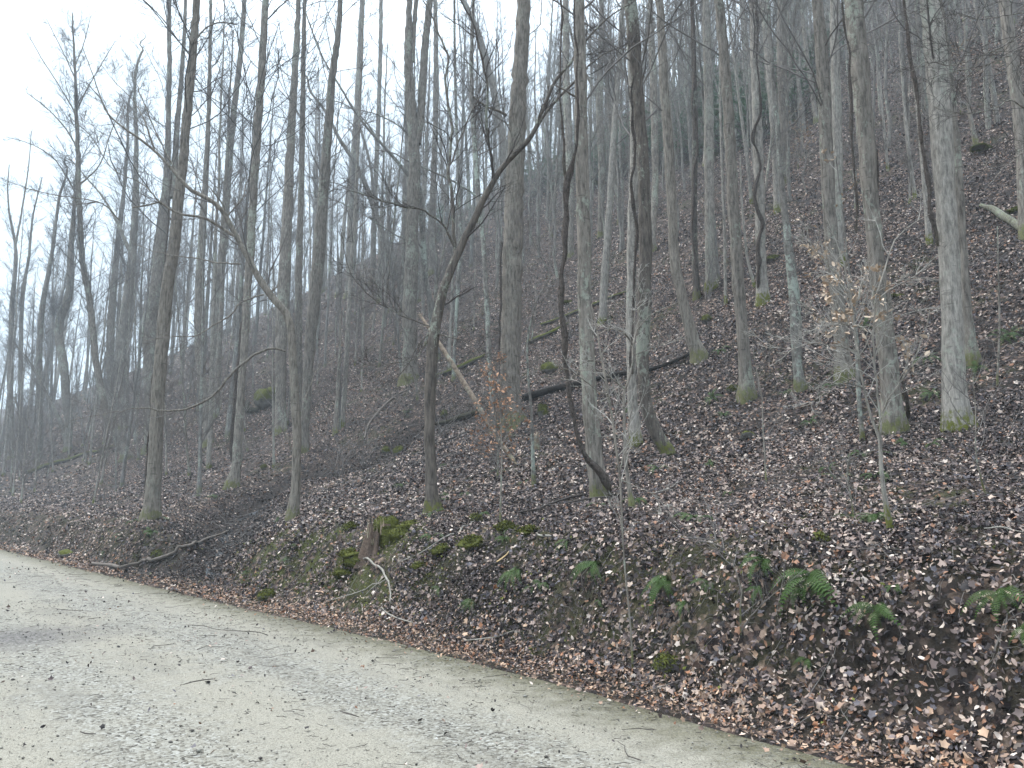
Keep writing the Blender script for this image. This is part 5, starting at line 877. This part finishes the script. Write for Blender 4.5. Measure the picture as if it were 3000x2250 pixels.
def big(p, px_, d):
    z_ = zone(px_); s_ = _r.uniform(.8, 1.15); w_ = s_*_r.uniform(.75, 1.1); o = inst('forest_tree', BIG[_r.randrange(6)], p, _r.random()*6.28, (w_, w_, s_), LBT[z_], 'tree', GRT[z_], (_r.gauss(0, .03), _r.gauss(0, .03))); BGT.append(('distant bare tree', px_, d, o))
def small(p, px_, d):
    z_ = zone(px_); s_ = _r.uniform(.6, 1.2); o = inst('sapling', SML[_r.randrange(5)], p, _r.random()*6.28, (s_,)*3, LBS[z_], 'sapling', GRS[z_], (_r.gauss(0, .07), _r.gauss(0, .07))); BGT.append(('small bare sapling', px_, d, o))
scatter_wood(135, 14, 0, 200, 95, 2.2, big, dmin=28)
scatter_wood(48, 3, 40, 210, 40, 2.0, big, dmin=42)
def pole(p, px_, d):
    z_ = zone(px_); s_ = _r.uniform(.8, 1.2); o = inst('forest_tree', POLE[_r.randrange(4)], p, _r.random()*6.28, (s_,)*3, LBT[z_], 'tree', GRT[z_], (_r.gauss(0, .03), _r.gauss(0, .03))); BGT.append(('distant bare tree', px_, d, o))
scatter_wood(42, 4, 14, 110, 45, 1.8, pole, dmin=26)
scatter_wood(150, 9, 0, 120, 85, 1.3, small, dmin=22)
scatter_wood(85, 3, 30, 130, 20, 1.4, small, dmin=30)
def shrub(p, px_, d):
    o = bpy.data.objects.new('brush', SHR[_r.randrange(4)]); C.objects.link(o); o.location = p; o.rotation_euler = (0, 0, _r.random()*6.28); s_ = _r.uniform(.6, 1.3); o.scale = (s_,)*3
    z_ = zone(px_); tag(o, ['bare twiggy brush in the hazy left woods', 'bare twiggy brush on the middle slope', 'bare twiggy brush on the right hillside'][z_], 'shrub', ['brush in the left woods', 'brush on the middle slope', 'brush on the right hillside'][z_]); BGT.append(('low twiggy shrub', px_, d, o))
scatter_wood(270, 3.5, 0, 120, 70, 1.1, shrub, dmin=24)

def lowtree(seed, h, r0):
    r = np.random.default_rng(seed); K = 9; u = np.linspace(0, 1, K); P = np.stack([np.cumsum(r.normal(0, .12, K)), np.cumsum(r.normal(0, .12, K)), u*h-.4], -1); Rr = r0*(1-.85*u)+.004
    p1, r1 = sprout(P[None], Rr[None], 26, .25, .99, (.5, 1.1), .25, (.5, 1.1), .4, 4, .16, np.full(1, h*.2), .05, True, .012, r); p2, r2 = sprout(p1, r1, 7, .15, 1, (.4, 1.), .1, (.3, .6), .6, 2, .2, None, .05, True, .008, r)
    V = []; F = []; n = 0
    for a_ in (tubes(P[None], Rr[None], 5), tubes(p1, r1, 3), tubes(p2, r2, 3)): V.append(a_[0]); F.append(a_[1]+n); n += len(a_[0])
    return np.concatenate(V), np.concatenate(F)
LT = [lowtree(900+k, 5+2.2*k, .035+.016*k) for k in range(6)]
mbT = MB(); c = 0
while c < 780:
    s = _r.uniform(-12, 260) if c < 110 else _r.uniform(-12, 60); t_ = _r.uniform(40, 118) if c < 60 else _r.uniform(80, 100) if c < 300 else _r.uniform(22, 98); q = t_+float(qe(s)); x = q*NQ[0]+s*MS[0]; y = q*NQ[1]+s*MS[1]
    if y < 24 or abs(x/y) > .75: continue
    V, F = LT[_r.randrange(6)]; a = _r.random()*6.28; V = np.stack([V[:, 0]*math.cos(a)-V[:, 1]*math.sin(a)+x, V[:, 0]*math.sin(a)+V[:, 1]*math.cos(a)+y, V[:, 2]+float(H(x, y))], -1); mbT.add(V, F); c += 1
tag(mbT.build('far_woods', M['farmix']), kind='stuff')
# ------------------------------------------------------------------ evergreen thickets (rhododendron)
RH = []
for k in range(3):
    r = np.random.default_rng(600+k); n = 230; a = r.random(n)*6.28; rad = np.sqrt(r.random(n))*1.7; hgt = np.clip(3.2*(1-(rad/2.2)**2)+r.normal(0, .6, n), .3, 4.2); P = np.stack([np.cos(a)*rad, np.sin(a)*rad, hgt*r.uniform(.45, 1, n)], -1)
    Pl = np.repeat(P, 9, 0)+r.normal(0, .04, (n*9, 3)); ax = r.normal(0, 1, Pl.shape); ax[:, 2] = -.35
    V, F = leaves(Pl+norm(ax)*.07, np.tile([0, 0, 1.], (len(Pl), 1)), r.uniform(.11, .18, len(Pl)), OVAL, .35, .2, .2, norm(ax), r, .65); mb = MB(); mb.add(V, F); fo = mb.build('foliage', M['rhodo'], smooth=False)
    st, sr_ = walk(np.repeat(np.zeros((1, 3)), 40, 0), np.concatenate([P[:40, :2]*.8, np.full((40, 1), 1.1)], 1), r.uniform(1.2, 2.2, 40), np.full(40, .025), 6, .15, 0, rng=r); mb = MB(); mb.add(*tubes(st, sr_, 5)); so = mb.build('stems', M['barkdark']); RH.append((so.data, fo.data)); bpy.data.objects.remove(fo); bpy.data.objects.remove(so)
for i, c in enumerate(['B930,960', 'B1010,920', 'B1240,900', 'B1290,850', 'B1340,880', 'B1390,830', 'B1620,790', 'B1330,800', 'C20,800', 'C70,720', 'C180,650', 'C230,700', 'C290,640', 'C330,600', 'C270,560', 'C420,640', 'C500,560', 'C560,600', 'C60,620', 'C120,560', 'C210,520', 'C300,500', 'C380,520', 'B1180,930', 'B1420,760', 'B1500,760', 'B1560,830', 'C10,700', 'C450,480', 'C640,380', 'C720,330', 'B470,1180', 'B510,1150', 'C160,760', 'C350,720']):
    a, b_, _ = px1(c); p = hit(a, b_)
    if p is None: continue
    zz = 'dark evergreen bush on the ridge left of the pale grey trunk' if a < 2000 else 'dark evergreen bush below the ridge behind the pale trunks'
    if a < 1400: zz = 'small dark evergreen bush by the open ridge skyline'
    e = empty('evergreen_bush', p, zz, 'bush', 'evergreen bushes near the ridge'+(' skyline' if a < 1400 else ' crest' if a < 2000 else ' right')); s_ = _r.uniform(.9, 1.5); e.scale = (s_,)*3; e.rotation_euler = (0, 0, _r.random()*6)
    BGT.append(('dark evergreen bush', a, np.hypot(p[0], p[1]), e))
    for nm, me in zip(('stems', 'foliage'), RH[i % 3]): o = bpy.data.objects.new(nm, me); C.objects.link(o); o.parent = e
# pale marcescent beeches by the skyline
for i, c in enumerate(['B120,1480', 'B190,1440', 'B80,1520', 'B230,1400', 'D330,760', 'D370,700', 'C560,820', 'C1350,560']):
    a, b_, _ = px1(c); p = hit(a, b_)
    if p is None: continue
    r = np.random.default_rng(800+i); e = empty('beech_sapling', p, ['low beech sapling with faded orange leaves near the open ridge skyline', 'beech sapling with faded leaves in the left woods', 'beech sapling with pale dry leaves high on the right hillside'][0 if i < 4 else 1 if i < 6 else 2], 'sapling', ['beeches near the ridge skyline', 'beeches in the left woods', 'beeches on the right hillside'][0 if i < 4 else 1 if i < 6 else 2])
    BGT.append(('faded leafy beech sapling', a, np.hypot(p[0], p[1]), e))
    Q_ = np.array([[0, 0, -.1], [.05, 0, .7], [0, .05, 1.5], [.05, 0, 2.3], [0, 0, 3.0]]); q_ = np.array([.025, .022, .016, .01, .005]); Q_, q_ = smooth(Q_, q_, 16); mb = MB(); mb.add(*tubes(Q_[None], q_[None], 6)); mb.build('trunk', M['barkpale'], e)
    p1, r1 = sprout(Q_[None], q_[None], 16, .2, 1, (1.0, 1.5), .05, (.5, 1), .5, 6, .12, np.full(1, 1.7), 0, True, .005, r); p2, r2 = sprout(p1, r1, 6, .2, 1, (.5, .9), 0, (.25, .5), .6, 4, .15, None, 0, True, .003, r); mb = MB(); mb.add(*tubes(p1, r1, 4)); mb.add(*tubes(p2, r2, 3)); mb.build('twigs', M['twig'], e)
    P = leafpts(p2, 600, r); V, F = leaves(P, np.tile([0, 0, 1.], (len(P), 1)), r.uniform(.06, .10, len(P)), OVAL, .4, .3, .4, rng=r); mb = MB(); mb.add(V, F); mb.build('dry_leaves', M['dryleaf'], e, smooth=False)

for e_, p_ in FX: BGT.append(('small fern', project(p_)[0], np.hypot(p_[0], p_[1]), e_))
LMK = sorted([(px1(c)[0], n) for c, n in [('D50,900', 'the leftmost slim forked stem'), ('D325,860', 'the low leaning sapling at left'), ('D618,905', 'the leaning many branched left tree'), ('D735,1195', 'the lighter brown vine covered trunk'), ('D1015,830', 'the mossy footed trunk beside it'),
  ('D1128,1040', 'the crooked vine wrapped trunk'), ('D1422,1195', 'the tree bending left'), ('B150,1380', 'the trunk on the open skyline'), ('E335,520', 'the large twin stemmed tree'), ('E447,1170', 'the front forked tree'), ('E545,525', 'the thin pale straight stem'),
  ('E742,775', 'the lichen tree by the huge trunk'), ('E828,725', 'the huge middle trunk'), ('E937,1038', 'the thin mottled sapling'), ('E1262,1100', 'the looping vine trunk'), ('E1440,835', 'the pair with curved foot'), ('F85,420', 'the bent mossy foot tree'), ('F312,612', 'the smooth straight trunk'),
  ('C392,1475', 'the wavy vine trunk'), ('F572,575', 'the narrow lichen covered tree'), ('F790,515', 'the thick grey trunk'), ('F1025,775', 'the second largest right trunk'), ('F1335,765', 'the biggest right trunk'), ('C1668,1150', 'the corner trunk')]])
ORD = ['first', 'second', 'third', 'fourth', 'fifth', 'sixth', 'seventh', 'eighth', 'ninth', 'tenth', 'eleventh', 'twelfth', 'thirteenth', 'fourteenth', 'fifteenth', 'sixteenth', 'seventeenth', 'eighteenth', 'nineteenth', 'twentieth']; ORD += ['twenty-'+q for q in ORD[:9]]+['thirtieth']+['thirty-'+q for q in ORD[:9]]+['fortieth']
_cnt = {}
for kd, px_, d_, o in sorted(BGT, key=lambda q: q[1]):
    L_ = [l for l in LMK if l[0] <= px_]; key = (kd, L_[-1][1], 'right') if L_ else (kd, 'the leftmost slim forked stem', 'left'); k_ = _cnt.get(key, 0); _cnt[key] = k_+1
    far = 'near' if d_ < 35 else 'mid distance' if d_ < 60 else 'far'
    if k_ < 40: o['label'] = f"{ORD[k_]} {kd} to the {key[2]} of {key[1]}, {'near' if d_ < 35 else 'farther' if d_ < 60 else 'far'}"
# ------------------------------------------------------------------ haze
HAZE = 0.0016
if HAZE:
    m = bpy.data.materials.new('air'); m.use_nodes = True; t = m.node_tree; t.nodes.clear(); o_ = t.nodes.new('ShaderNodeOutputMaterial'); pv = t.nodes.new('ShaderNodeVolumePrincipled')
    pv.inputs['Color'].default_value = (.84, .93, 1, 1); pv.inputs['Density'].default_value = HAZE; t.links.new(pv.outputs[0], o_.inputs['Volume'])
    V = np.array([[x, y, z] for x in (-560, 560) for y in (-560, 560) for z in (-60, 85)], float); F = [[0, 1, 3, 2], [4, 6, 7, 5], [0, 4, 5, 1], [2, 3, 7, 6], [0, 2, 6, 4], [1, 5, 7, 3]]
    mb = MB(); mb.add(V, np.array(F)); tag(mb.build('haze', m, smooth=False), kind='stuff')
print('objects', len(bpy.data.objects))
